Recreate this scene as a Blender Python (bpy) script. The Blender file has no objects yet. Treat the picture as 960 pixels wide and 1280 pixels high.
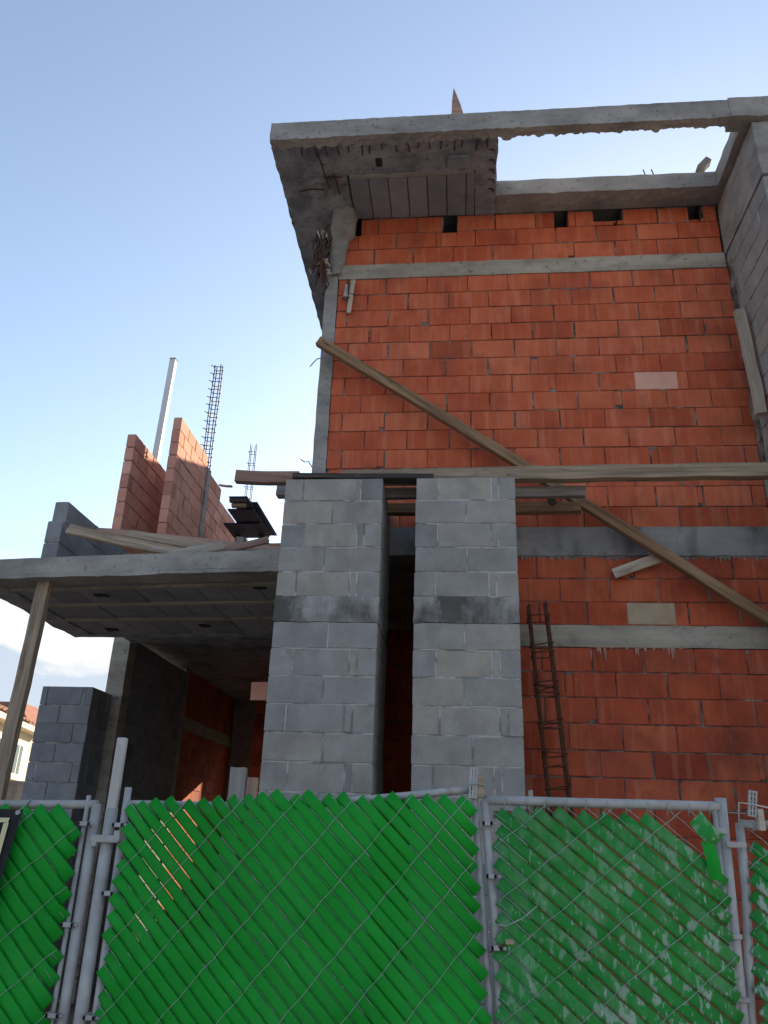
import bpy, bmesh, math, random
from mathutils import Vector, Matrix, noise
R = math.radians
S = bpy.context.scene
C = S.collection
rng = random.Random(7)

# ---------------------------------------------------------------- camera
H = 1.65
cam_d = bpy.data.cameras.new('camera')
cam = bpy.data.objects.new('camera', cam_d); C.objects.link(cam); S.camera = cam
th, ps, ro, F = R(22.4), R(5.9), R(2.0), 985.0
fw = Vector((-math.sin(ps)*math.cos(th), math.cos(ps)*math.cos(th), math.sin(th)))
rt = Vector((math.cos(ps), math.sin(ps), 0)); up = rt.cross(fw)
r2 = math.cos(ro)*rt + math.sin(ro)*up; u2 = -math.sin(ro)*rt + math.cos(ro)*up
cam.matrix_world = Matrix(((r2.x, u2.x, -fw.x, 0), (r2.y, u2.y, -fw.y, 0), (r2.z, u2.z, -fw.z, H), (0, 0, 0, 1)))
cam_d.sensor_fit = 'VERTICAL'; cam_d.sensor_height = 24.0
cam_d.lens = 24.0*F/1280.0
cam_d.clip_start = 0.05; cam_d.clip_end = 3000

# ---------------------------------------------------------------- light
SUN_AZ, SUN_EL = R(19), R(18.8)          # azimuth from +Y towards +X
S.view_settings.view_transform = 'Standard'; S.view_settings.look = 'None'
S.view_settings.gamma = 1.0; S.view_settings.use_curve_mapping = False
S.view_settings.exposure = 1.56
sd = Vector((math.sin(SUN_AZ)*math.cos(SUN_EL), math.cos(SUN_AZ)*math.cos(SUN_EL), math.sin(SUN_EL)))
sl = bpy.data.lights.new('sun', 'SUN'); sl.energy = 5.0; sl.angle = R(0.5); sl.color = (1.0, 0.80, 0.55)
so = bpy.data.objects.new('sun', sl); C.objects.link(so); so.location = (10, 20, 30)
so.rotation_euler = sd.to_track_quat('Z', 'Y').to_euler()

W = bpy.data.worlds.new('World'); S.world = W; W.use_nodes = True
nt = W.node_tree; nt.nodes.clear()
def wn(t, **k):
    n = nt.nodes.new(t)
    for a, b in k.items(): setattr(n, a, b)
    return n
wo = wn('ShaderNodeOutputWorld'); bg = wn('ShaderNodeBackground')
sky = wn('ShaderNodeTexSky'); sky.sky_type = 'NISHITA'; sky.sun_disc = False
sky.sun_elevation = SUN_EL; sky.sun_rotation = SUN_AZ
sky.air_density = 1.0; sky.dust_density = .9; sky.ozone_density = 1.0; sky.altitude = 500
tc = wn('ShaderNodeTexCoord'); mp = wn('ShaderNodeMapping'); mp.inputs['Scale'].default_value = (3.0, 3.0, 8.0)
nz = wn('ShaderNodeTexNoise'); nz.inputs['Scale'].default_value = 1.5; nz.inputs['Detail'].default_value = 7; nz.inputs['Roughness'].default_value = .55
cr = wn('ShaderNodeValToRGB'); cr.color_ramp.elements[0].position = .46; cr.color_ramp.elements[0].color = (2.1, 2.35, 2.75, 1); cr.color_ramp.elements[1].position = .55; cr.color_ramp.elements[1].color = (3.6, 3.45, 3.25, 1)
sx = wn('ShaderNodeSeparateXYZ'); el = wn('ShaderNodeMapRange'); el.inputs[1].default_value = .32; el.inputs[2].default_value = .20
mu = wn('ShaderNodeMath', operation='MULTIPLY'); mx = wn('ShaderNodeMix', data_type='RGBA')
nt.links.new(tc.outputs['Generated'], mp.inputs[0]); nt.links.new(mp.outputs[0], nz.inputs[0]); nt.links.new(nz.outputs[0], cr.inputs[0])
nt.links.new(tc.outputs['Generated'], sx.inputs[0]); nt.links.new(sx.outputs['Z'], el.inputs[0])
nt.links.new(cr.outputs[0], mx.inputs['B']); mu.inputs[0].default_value = .92; nt.links.new(el.outputs[0], mu.inputs[1])
hs = wn('ShaderNodeHueSaturation'); hs.inputs['Saturation'].default_value = .88; hs.inputs['Value'].default_value = 1.03
nt.links.new(sky.outputs[0], hs.inputs['Color'])
nt.links.new(mu.outputs[0], mx.inputs['Factor']); nt.links.new(hs.outputs[0], mx.inputs['A'])
nt.links.new(mx.outputs['Result'], bg.inputs[0]); nt.links.new(bg.outputs[0], wo.inputs[0])
bg.inputs[1].default_value = 0.1

# ---------------------------------------------------------------- materials
def mat(name, c1, c2, scale=(4, 4, 4), detail=8, rough=.9, bump=.3, bscale=60, bdist=.004, tint=None, stains=(), metal=0.0, coat=0.0, ramp=(.35, .65), spec=.3):
    """c1..c2 by noise; tint = (dark, light, colour mix) by the per-face tint; stains = (colour, scale vec, lo, hi, amount)"""
    m = bpy.data.materials.new(name); m.use_nodes = True
    t = m.node_tree; N = t.nodes; L = t.links; N.clear()
    out = N.new('ShaderNodeOutputMaterial'); b = N.new('ShaderNodeBsdfPrincipled'); L.new(b.outputs[0], out.inputs[0])
    tcn = N.new('ShaderNodeTexCoord')
    def noi(sc, s=1.0, d=detail, r=.6):
        mpn = N.new('ShaderNodeMapping'); mpn.inputs['Scale'].default_value = sc
        n = N.new('ShaderNodeTexNoise'); n.inputs['Scale'].default_value = s; n.inputs['Detail'].default_value = d; n.inputs['Roughness'].default_value = r
        src = tcn.outputs['Object']
        if tint and max(sc) > 4:      # each brick, block or board has a grain of its own
            aa = N.new('ShaderNodeAttribute'); aa.attribute_name = 'tint'
            va = N.new('ShaderNodeVectorMath'); va.operation = 'MULTIPLY_ADD'; va.inputs[1].default_value = (91, 57, 73)
            L.new(aa.outputs['Fac'], va.inputs[0]); L.new(src, va.inputs[2]); src = va.outputs[0]
        L.new(src, mpn.inputs[0]); L.new(mpn.outputs[0], n.inputs[0])
        return n.outputs[0]
    def rmp(v, lo, hi, ca, cb):
        r = N.new('ShaderNodeValToRGB'); e = r.color_ramp.elements
        e[0].position = lo; e[0].color = (*ca, 1); e[1].position = hi; e[1].color = (*cb, 1)
        L.new(v, r.inputs[0]); return r.outputs[0]
    col = rmp(noi(scale), ramp[0], ramp[1], c1, c2)
    if tint:
        at = N.new('ShaderNodeAttribute'); at.attribute_name = 'tint'
        tr = N.new('ShaderNodeValToRGB'); els = tr.color_ramp.elements
        els[0].color = (*tint[0], 1); els[1].color = (*tint[-1], 1)
        for i, c in enumerate(tint[1:-1]):
            e = els.new((i+1)/(len(tint)-1)); e.color = (*c, 1)
        L.new(at.outputs['Fac'], tr.inputs[0])
        mm = N.new('ShaderNodeMix'); mm.data_type = 'RGBA'; mm.blend_type = 'MULTIPLY'; mm.inputs['Factor'].default_value = 1
        L.new(col, mm.inputs['A']); L.new(tr.outputs[0], mm.inputs['B']); col = mm.outputs['Result']
    for st_ in stains:
        sc_, ssc, lo, hi, am = st_[:5]
        f = rmp(noi(ssc), lo, hi, (0, 0, 0), (am,)*3)
        if len(st_) > 5:
            (ax, az), (bx, bz) = st_[5]
            vm = N.new('ShaderNodeVectorMath'); vm.operation = 'SUBTRACT'; L.new(tcn.outputs['Object'], vm.inputs[0]); vm.inputs[1].default_value = (ax, 0, az)
            vd = N.new('ShaderNodeVectorMath'); vd.operation = 'DOT_PRODUCT'; L.new(vm.outputs[0], vd.inputs[0])
            l2 = (bx-ax)**2+(bz-az)**2; vd.inputs[1].default_value = ((bx-ax)/l2, 0, (bz-az)/l2)
            mr = N.new('ShaderNodeMapRange'); L.new(vd.outputs['Value'], mr.inputs[0]); mr.inputs[3].default_value = .0; mr.inputs[4].default_value = 1.0
            mt = N.new('ShaderNodeMath'); mt.operation = 'MULTIPLY'; L.new(f, mt.inputs[0]); L.new(mr.outputs[0], mt.inputs[1]); f = mt.outputs[0]
        mm = N.new('ShaderNodeMix'); mm.data_type = 'RGBA'
        L.new(f, mm.inputs['Factor']); L.new(col, mm.inputs['A']); mm.inputs['B'].default_value = (*sc_, 1); col = mm.outputs['Result']
    L.new(col, b.inputs['Base Color'])
    b.inputs['Roughness'].default_value = rough; b.inputs['Metallic'].default_value = metal
    b.inputs['Specular IOR Level'].default_value = spec
    if coat: b.inputs['Coat Weight'].default_value = coat
    if bump:
        bp = N.new('ShaderNodeBump'); bp.inputs['Strength'].default_value = bump; bp.inputs['Distance'].default_value = bdist
        L.new(noi((bscale,)*3 if not isinstance(bscale, tuple) else bscale, d=5), bp.inputs['Height']); L.new(bp.outputs[0], b.inputs['Normal'])
    return m

M = {}
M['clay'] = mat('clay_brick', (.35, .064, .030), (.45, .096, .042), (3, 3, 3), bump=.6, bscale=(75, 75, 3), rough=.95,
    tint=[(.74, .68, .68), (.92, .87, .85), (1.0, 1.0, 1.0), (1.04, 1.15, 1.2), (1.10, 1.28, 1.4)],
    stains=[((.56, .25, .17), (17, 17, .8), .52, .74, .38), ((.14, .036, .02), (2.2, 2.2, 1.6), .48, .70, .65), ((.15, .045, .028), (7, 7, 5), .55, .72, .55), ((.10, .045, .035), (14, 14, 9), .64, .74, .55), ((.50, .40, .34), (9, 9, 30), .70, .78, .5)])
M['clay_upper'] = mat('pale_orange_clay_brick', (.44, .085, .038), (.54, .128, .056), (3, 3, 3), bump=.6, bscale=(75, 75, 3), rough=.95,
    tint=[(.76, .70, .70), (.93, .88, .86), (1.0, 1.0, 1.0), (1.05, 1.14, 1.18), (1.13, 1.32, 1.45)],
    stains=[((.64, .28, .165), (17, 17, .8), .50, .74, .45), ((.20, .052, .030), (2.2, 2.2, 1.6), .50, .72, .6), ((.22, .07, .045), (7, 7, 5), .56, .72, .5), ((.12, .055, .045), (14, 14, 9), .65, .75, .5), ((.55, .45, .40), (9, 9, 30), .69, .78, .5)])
M['clay_partition'] = mat('pale_clay_brick', (.58, .28, .205), (.68, .36, .27), (3, 3, 3), bump=.35, bscale=(70, 70, 30), rough=.95,
    tint=[(.72, .66, .66), (.95, .9, .9), (1.0, 1.0, 1.0), (1.1, 1.2, 1.2)],
    stains=[((.60, .36, .27), (24, 24, .9), .56, .74, .45)])
M['mortar'] = mat('mortar', (.075, .055, .048), (.30, .26, .23), (7, 7, 7), bump=.6, bscale=90, rough=1, ramp=(.42, .66))
M['block_mortar'] = mat('block_mortar', (.21, .205, .19), (.45, .435, .405), (7, 7, 7), bump=.6, bscale=90, rough=1, ramp=(.42, .55))
M['block'] = mat('concrete_block', (.275, .263, .243), (.36, .344, .318), (5, 5, 5), bump=.9, bscale=150, bdist=.005, rough=1,
    tint=[(.74, .77, .82), (.93, .95, .97), (1, 1, 1), (1.08, 1.07, 1.04), (1.12, 1.06, .98)],
    stains=[((.15, .145, .135), (3, 3, 1.0), .54, .74, .6), ((.43, .42, .38), (9, 9, 5), .64, .76, .55), ((.17, .165, .15), (50, 50, 50), .60, .72, .5), ((.44, .43, .40), (60, 60, 60), .64, .74, .4)])
M['dark_block'] = mat('bluish_concrete_block', (.19, .197, .207), (.265, .27, .28), (5, 5, 5), bump=.5, bscale=130, bdist=.003, rough=1,
    tint=[(.85, .85, .86), (1, 1, 1), (1.1, 1.1, 1.1)], stains=[((.28, .28, .28), (6, 6, 4), .62, .76, .4)])
M['concrete'] = mat('poured_concrete', (.235, .222, .206), (.37, .352, .322), (2.2, 2.2, 4.5), bump=.6, bscale=(7, 45, 110), bdist=.006, rough=.95,
    stains=[((.12, .118, .11), (1.6, 1.6, 2.2), .50, .70, .7), ((.085, .08, .075), (26, 26, 26), .60, .67, .65), ((.12, .115, .11), (60, 60, 60), .60, .70, .5), ((.10, .095, .09), (30, 30, 3), .62, .74, .45), ((.45, .44, .41), (8, 8, 10), .66, .78, .4)])
M['band'] = mat('lintel_concrete', (.29, .255, .205), (.42, .38, .31), (1.5, 1.5, 9), bump=.5, bscale=(30, 30, 80), rough=.95,
    stains=[((.16, .145, .12), (3, 3, 5), .52, .70, .65), ((.09, .08, .07), (13, 13, 13), .60, .68, .75), ((.50, .47, .41), (6, 6, 9), .62, .74, .5)])
M['dark_band'] = mat('damp_concrete', (.20, .197, .19), (.31, .304, .295), (1.6, 1.6, 4), bump=.5, bscale=50, rough=.9,
    stains=[((.045, .045, .048), (2.5, 2.5, 1.0), .48, .66, .75), ((.27, .27, .265), (4, 4, 4), .60, .74, .5), ((.36, .36, .35), (18, 18, 26), .70, .80, .5)])
M['stained_band'] = mat('mould_stained_concrete', (.20, .195, .18), (.36, .355, .33), (4, 4, 4), bump=.7, bscale=70, rough=1,
    stains=[((.065, .062, .056), (4, 4, 2.5), .44, .60, .85), ((.5, .49, .46), (14, 14, 7), .66, .76, .6)])
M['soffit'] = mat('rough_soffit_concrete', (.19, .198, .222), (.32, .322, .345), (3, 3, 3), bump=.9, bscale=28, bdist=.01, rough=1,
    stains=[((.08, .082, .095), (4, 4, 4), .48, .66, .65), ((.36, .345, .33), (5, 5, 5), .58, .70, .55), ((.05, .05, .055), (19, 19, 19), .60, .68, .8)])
M['slab_block'] = mat('hollow_slab_block', (.20, .20, .222), (.28, .275, .295), (3, 3, 3), bump=.4, bscale=80, rough=1,
    tint=[(.8, .8, .82), (1, 1, 1), (1.15, 1.12, 1.1)], stains=[((.08, .08, .085), (3, 3, 3), .58, .74, .5)])
def wood(name, a, b_, dark=(.05, .035, .025), am=.6):
    return mat(name, a, b_, (1.6, 26, 26), bump=.6, bscale=(6, 140, 140), bdist=.003, rough=.9, tint=[(.75, .75, .75), (1, 1, 1), (1.2, 1.18, 1.15)],
               stains=[((.40, .38, .35), (3, 12, 12), .66, .74, .45), (dark, (5, 16, 16), .64, .70, am), (dark, (2.2, 10, 10), .60, .74, am), ((.09, .08, .07), (1.1, 4, 4), .56, .8, .35)])
M['wood'] = wood('weathered_timber', (.22, .16, .11), (.43, .335, .24))
M['wood_pale'] = wood('pale_timber', (.36, .30, .235), (.50, .43, .34), (.12, .09, .07), .5)
M['wood_brown'] = wood('brown_timber', (.15, .088, .048), (.32, .205, .115), (.04, .024, .016))
M['wood_grey'] = wood('grey_timber', (.20, .18, .165), (.33, .30, .27), (.07, .06, .055))
M['wood_dark'] = wood('tarred_timber', (.05, .045, .042), (.11, .095, .085), (.02, .018, .017))
M['wood_pink'] = wood('reddish_timber', (.28, .17, .125), (.42, .28, .215), (.09, .05, .035), .5)
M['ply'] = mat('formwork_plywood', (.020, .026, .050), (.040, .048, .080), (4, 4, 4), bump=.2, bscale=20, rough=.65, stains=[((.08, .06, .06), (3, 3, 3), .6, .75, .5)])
M['rust'] = mat('rusty_steel', (.060, .026, .016), (.14, .062, .036), (20, 20, 20), bump=.6, bscale=200, bdist=.001, rough=.9, metal=.1)
M['rebar_grey'] = mat('grey_steel', (.055, .065, .075), (.11, .12, .125), (20, 20, 20), bump=.4, bscale=200, bdist=.001, rough=.7, metal=.3)
M['galv'] = mat('galvanised_steel', (.31, .30, .285), (.46, .45, .43), (8, 8, 8), bump=.4, bscale=90, bdist=.0015, rough=.6, metal=.1,
    stains=[((.17, .10, .07), (10, 10, 5), .66, .76, .55), ((.55, .54, .52), (16, 16, 7), .64, .74, .5), ((.16, .16, .165), (6, 6, 3), .6, .78, .5)])
M['wire'] = mat('wire', (.22, .29, .23), (.38, .44, .39), (30, 30, 30), bump=0, rough=.6, metal=.2)
GT = [(.90, .91, .90), (.97, .97, .97), (1, 1, 1), (1.06, 1.04, 1.06)]
M['green'] = mat('green_plastic_slat', (.005, .235, .016), (.013, .325, .032), (2.5, 2.5, 2.5), bump=.4, bscale=(14, 14, 14), bdist=.005, rough=.55, spec=.15, tint=GT,
    stains=[((.035, .29, .05), (4, 4, 4), .50, .74, .4), ((.012, .17, .03), (6, 6, 6), .56, .74, .5), ((.12, .32, .14), (12, 12, 12), .64, .80, .4), ((.42, .50, .42), (34, 34, 16), .74, .80, .45)])
M['green_worn'] = mat('scuffed_green_slat', (.010, .180, .022), (.020, .260, .038), (2.5, 2.5, 2.5), bump=.4, bscale=(30, 30, 30), bdist=.003, rough=.6, spec=.25, tint=GT,
    stains=[((.11, .29, .12), (9, 9, 6), .48, .66, .65), ((.46, .50, .46), (26, 26, 12), .545, .60, .8, ((.30, 1.72), (1.0, 1.05))), ((.46, .52, .46), (75, 75, 26), .61, .67, .7, ((-.2, 2.0), (.8, 1.15)))])
M['black'] = mat('black_canvas', (.012, .012, .014), (.025, .025, .028), (6, 6, 6), bump=.3, bscale=40, rough=.8)
M['cream'] = mat('cream_print', (.62, .55, .30), (.70, .63, .38), (3, 3, 3), bump=.1, bscale=30, rough=.6)
M['white_post'] = mat('white_painted_post', (.60, .60, .60), (.72, .71, .70), (3, 3, 1), bump=.2, bscale=40, rough=.7)
M['peeling'] = mat('peeling_paint', (.42, .40, .36), (.58, .56, .52), (9, 9, 3), bump=.5, bscale=50, rough=.8, stains=[((.30, .15, .07), (12, 12, 7), .60, .68, .8), ((.2, .19, .18), (30, 30, 4), .62, .72, .6)])
M['paper'] = mat('torn_paper', (.42, .33, .28), (.60, .50, .44), (9, 9, 9), bump=.3, bscale=40, rough=1)
M['ground'] = mat('bare_ground', (.11, .09, .068), (.18, .15, .115), (.6, .6, .6), bump=.8, bscale=6, bdist=.03, rough=1, stains=[((.12, .10, .08), (.2, .2, .2), .5, .7, .5)])
M['road'] = mat('worn_street_concrete', (.30, .29, .275), (.40, .39, .37), (1.5, 1.5, 1.5), bump=.5, bscale=40, rough=.95, stains=[((.17, .165, .16), (.5, .5, .5), .55, .75, .5)])
M['render'] = mat('cream_render', (.56, .50, .40), (.66, .60, .49), (1, 1, 1), bump=.2, bscale=30, rough=.95)
M['tile'] = mat('roof_tile', (.36, .20, .12), (.48, .30, .19), (3, 3, 3), bump=.3, bscale=30, rough=.9, tint=[(.7, .68, .66), (1, 1, 1), (1.2, 1.15, 1.1)])
M['dark_tile'] = mat('dark_roof_tile', (.22, .085, .06), (.32, .13, .09), (3, 3, 3), bump=.3, bscale=30, rough=.9, tint=[(.8, .8, .8), (1, 1, 1), (1.1, 1.1, 1.1)])
M['mortar_run'] = mat('mortar_run', (.34, .16, .11), (.46, .28, .21), (20, 20, 6), bump=.5, bscale=60, rough=1)
M['tan'] = mat('tan_block', (.34, .25, .16), (.44, .36, .26), (5, 5, 5), bump=.5, bscale=60, rough=1, stains=[((.20, .12, .08), (5, 5, 5), .55, .72, .6)])
M['glass'] = mat('window_glass', (.03, .07, .075), (.05, .10, .11), (1, 1, 1), bump=0, rough=.08, spec=.6)
M['white_frame'] = mat('white_frame', (.7, .7, .68), (.76, .76, .74), (1, 1, 1), bump=0, rough=.5)

# ---------------------------------------------------------------- mesh builder
class MB:
    def __init__(s): s.v = []; s.f = []; s.t = []; s.m = []; s.sm = []
    def face(s, idx, tint=.5, mi=0, smooth=False): s.f.append(idx); s.t.append(tint); s.m.append(mi); s.sm.append(smooth)
    def box(s, x0, x1, y0, y1, z0, z1, c=.004, tint=.5, mi=0, X=None):
        """chamfered box"""
        c = min(c, abs(x1-x0)*.3, abs(y1-y0)*.3, abs(z1-z0)*.3)
        lo = (x0, y0, z0); hi = (x1, y1, z1); base = len(s.v); ix = {}
        for k in range(8):
            sg = [(k >> a) & 1 for a in range(3)]
            for a in range(3):     # vertex lying on the face of axis a
                p = [(hi[b] if sg[b] else lo[b]) - (0 if b == a else (c if sg[b] else -c)) for b in range(3)]
                ix[(tuple(sg), a)] = len(s.v); p = Vector(p); s.v.append(X @ p if X else p)
        flip = False
        def add(l):
            s.face(l, tint, mi)
        for a in range(3):
            b_, c_ = (a+1) % 3, (a+2) % 3
            for d in (0, 1):
                q = []
                for (i, j) in ((0, 0), (1, 0), (1, 1), (0, 1)):
                    sg = [0, 0, 0]; sg[a] = d; sg[b_] = i; sg[c_] = j; q.append(ix[(tuple(sg), a)])
                add(q if d else q[::-1])
        for a in range(3):          # edges along axis a
            b_, c_ = (a+1) % 3, (a+2) % 3
            for i in (0, 1):
                for j in (0, 1):
                    s0 = [0, 0, 0]; s1 = [0, 0, 0]; s1[a] = 1
                    for q in (s0, s1): q[b_] = i; q[c_] = j
                    l = [ix[(tuple(s0), b_)], ix[(tuple(s1), b_)], ix[(tuple(s1), c_)], ix[(tuple(s0), c_)]]
                    add(l if (i == j) == False else l[::-1])
        for k in range(8):
            sg = tuple((k >> a) & 1 for a in range(3))
            l = [ix[(sg, 0)], ix[(sg, 1)], ix[(sg, 2)]]
            add(l if sum(sg) % 2 else l[::-1])
    def rbox(s, x0, x1, y0, y1, z0, z1, step=.08, amp=.008, tint=.5, mi=0, freq=7, jag=0.0, X=None, fin=0.0):
        """box of a fine grid, its surface roughened; jag drags the lower edges down unevenly"""
        n = [max(1, min(220, round(abs(b-a)/step))) for a, b in ((x0, x1), (y0, y1), (z0, z1))]
        ix = {}
        def vid(i, j, k):
            key = (i, j, k)
            if key not in ix:
                p = Vector((x0+(x1-x0)*i/n[0], y0+(y1-y0)*j/n[1], z0+(z1-z0)*k/n[2]))
                d = noise.noise_vector(p*freq)*amp
                if jag and k == 0:
                    d.z -= jag*max(0, noise.noise(p*23)+.25)
                    e = (j in (0, n[1])) or (i in (0, n[0]))
                    if e: d += Vector((noise.noise(p*31), noise.noise(p*29+Vector((5, 0, 0))), 0))*jag*.7
                if fin and k == 0 and j == n[1]:      # ragged concrete fin left by the formwork
                    q_ = max(0, noise.noise(Vector((p.x*17, 2, p.z)))+.1)+max(0, noise.noise(Vector((p.x*55, 7, p.z))))*.7
                    d += Vector((0, fin*q_, -fin*.5*q_))
                p = p+d; ix[key] = len(s.v); s.v.append(X @ p if X else p)
            return ix[key]
        for (a, b_, c_) in ((0, 1, 2), (1, 2, 0), (2, 0, 1)):
            for d in (0, n[a]):
                for i in range(n[b_]):
                    for j in range(n[c_]):
                        q = []
                        for (u, w) in ((0, 0), (1, 0), (1, 1), (0, 1)):
                            k = [0, 0, 0]; k[a] = d; k[b_] = i+u; k[c_] = j+w; q.append(vid(*k))
                        s.face(q if d else q[::-1], tint, mi)
    def tube(s, pts, r, n=6, tint=.5, mi=0):
        pts = [Vector(p) for p in pts]; rings = []; ref = None
        for i, p in enumerate(pts):
            d = (pts[min(i+1, len(pts)-1)]-pts[max(i-1, 0)]).normalized()
            a = d.cross(Vector((0, 0, 1)) if abs(d.z) < .9 else Vector((1, 0, 0))) if ref is None else ref-d*ref.dot(d)
            a.normalize(); ref = a; b = d.cross(a); rr = r[i] if isinstance(r, (list, tuple)) else r
            rings.append([len(s.v)+k for k in range(n)])
            for k in range(n):
                w = 2*math.pi*k/n; s.v.append(p+a*math.cos(w)*rr+b*math.sin(w)*rr)
        for i in range(len(rings)-1):
            for k in range(n):
                s.face([rings[i][k], rings[i][(k+1) % n], rings[i+1][(k+1) % n], rings[i+1][k]], tint, mi, True)
        s.face(rings[0][::-1], tint, mi); s.face(rings[-1], tint, mi)
    def build(s, name, mats, parent=None, local=None):
        me = bpy.data.meshes.new(name)
        vv = [tuple(local @ p) for p in s.v] if local else [tuple(p) for p in s.v]
        me.from_pydata(vv, [], s.f)
        for m in (mats if isinstance(mats, (list, tuple)) else [mats]): me.materials.append(M[m])
        me.polygons.foreach_set('material_index', s.m); me.polygons.foreach_set('use_smooth', s.sm)
        at = me.attributes.new('tint', 'FLOAT', 'FACE'); at.data.foreach_set('value', s.t)
        me.update()
        o = bpy.data.objects.new(name, me); C.objects.link(o)
        if parent:
            o.parent = parent
            o.matrix_parent_inverse = Matrix.Translation(-Vector(parent_world(parent)))
        return o
def parent_world(p):
    return p.location if p.parent is None else (0, 0, 0)
def tag(o, label=None, cat=None, group=None, kind=None):
    for k, x in (('label', label), ('category', cat), ('group', group), ('kind', kind)):
        if x: o[k] = x
    return o
def thing(name, loc, label, cat, group=None, kind='thing'):
    o = bpy.data.objects.new(name, None); C.objects.link(o); o.location = loc; o.empty_display_size = .2
    return tag(o, label, cat, group, 'thing')

def masonry(mb, x0, x1, z0, rows, h, L, y0, depth, off, holes=(), joint=.009, jit=.003, X=None, c=.004, half=None, mortar=True, back=.010, prn=None, front_only=False):
    """running-bond courses facing -Y, each unit its own chamfered block; mi 0 unit, mi 1 mortar"""
    rr = prn or rng
    for r in range(rows):
        za, zb = z0+r*h+joint/2+(rr.uniform(-.003, .001) if jit else 0), z0+(r+1)*h-joint/2+(rr.uniform(-.002, .002) if jit else 0)
        o = off+(L/2 if r % 2 else 0)+rr.uniform(-.03, .03)*(1 if jit else 0)
        x = x0-((x0-o) % L if (x0-o) % L else 0)
        x = o+math.floor((x0-o)/L)*L
        while x < x1-.001:
            l = L*(1+rr.uniform(-.02, .02)) if jit else L
            if x+l-x0 < .07: l += L
            if x1-(x+l) < .06: l = x1-x+joint
            segs = [(max(x+joint/2, x0), min(x+l-joint/2, x1), za, zb)]
            for (hx0, hx1, hz0, hz1) in holes:
                out = []
                for (a, b, p, q) in segs:
                    if hx1 <= a or hx0 >= b or hz1 <= p or hz0 >= q: out.append((a, b, p, q)); continue
                    if a < hx0: out.append((a, hx0+rr.uniform(-.012, .012), p, q))
                    if b > hx1: out.append((hx1+rr.uniform(-.012, .012), b, p, q))
                    if p < hz0-.02: out.append((max(a, hx0), min(b, hx1), p, hz0))
                    if q > hz1+.02: out.append((max(a, hx0), min(b, hx1), hz1, q))
                segs = out
            for (a, b, p, q) in segs:
                if b-a < .02: continue
                dy = rr.uniform(-jit, jit); t = min(1, max(0, rr.gauss(.52, .27)))
                if mortar and rr.random() < .22 and b < x1-.05:      # a head joint or a bed joint smeared full
                    if rr.random() < .5: mb.box(b-.004, b+joint+.004, y0-.0015, y0+back+.003, p+rr.uniform(0, .08), q-rr.uniform(0, .06), .002, .5, 1, X)
                    else: u_ = rr.uniform(a, (a+b)/2); mb.box(u_, min(b, u_+rr.uniform(.06, .25)), y0-.0015, y0+back+.003, p-joint-.002, p+.002, .002, .5, 1, X)
                if jit:
                    wv = .006*noise.noise(Vector(((a+b)/2*.9, r*.37, z0))); p += wv; q += wv
                    if rr.random() < .08 and b-a > .15 and not X:      # a chipped corner
                        cw, ch = rr.uniform(.02, .07), rr.uniform(.012, .04)
                        if rr.random() < .5: mb.box(b-cw-.001, b, y0+dy+.0015, y0+depth, p+ch, q, .003, t, 0, X); b -= cw
                        else: mb.box(a, a+cw+.001, y0+dy+.0015, y0+depth, p, q-ch, .003, t, 0, X); a += cw
                mb.box(a+rr.uniform(-.003, .004), b+rr.uniform(-.004, .003), y0+dy, y0+depth, p+rr.uniform(-.002, .002), q+rr.uniform(-.002, .002), c*rr.uniform(.6, 1.5), t, 0, X)
            x += l
    if mortar:
        top = z0+rows*h
        hb = min([hh[2] for hh in holes], default=top)
        mb.box(x0+.012, x1-.012, y0+back, y0+depth-.012, z0+.001, hb-.001, .001, .5, 1, X)
        if holes:
            xs = x0+.002
            for hh in sorted(holes):
                if hh[0]-xs > .02: mb.box(xs, hh[0], y0+back, y0+depth-.004, hb+.001, top-.001, .001, .5, 1, X)
                xs = hh[1]
            if x1-xs > .02: mb.box(xs, x1-.002, y0+back, y0+depth-.004, hb+.001, top-.001, .001, .5, 1, X)

def turned(X0):
    """wall running along +Y whose outer face looks towards +X at x = X0: local x -> Y, local y -> -X"""
    return Matrix(((0, -1, 0, X0), (1, 0, 0, 0), (0, 0, 1, 0), (0, 0, 0, 1)))
def turned_neg(X0):
    """face looks towards -X at x = X0: local x -> -Y, local y -> +X"""
    return Matrix(((0, 1, 0, X0), (-1, 0, 0, 0), (0, 0, 1, 0), (0, 0, 0, 1)))

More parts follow.
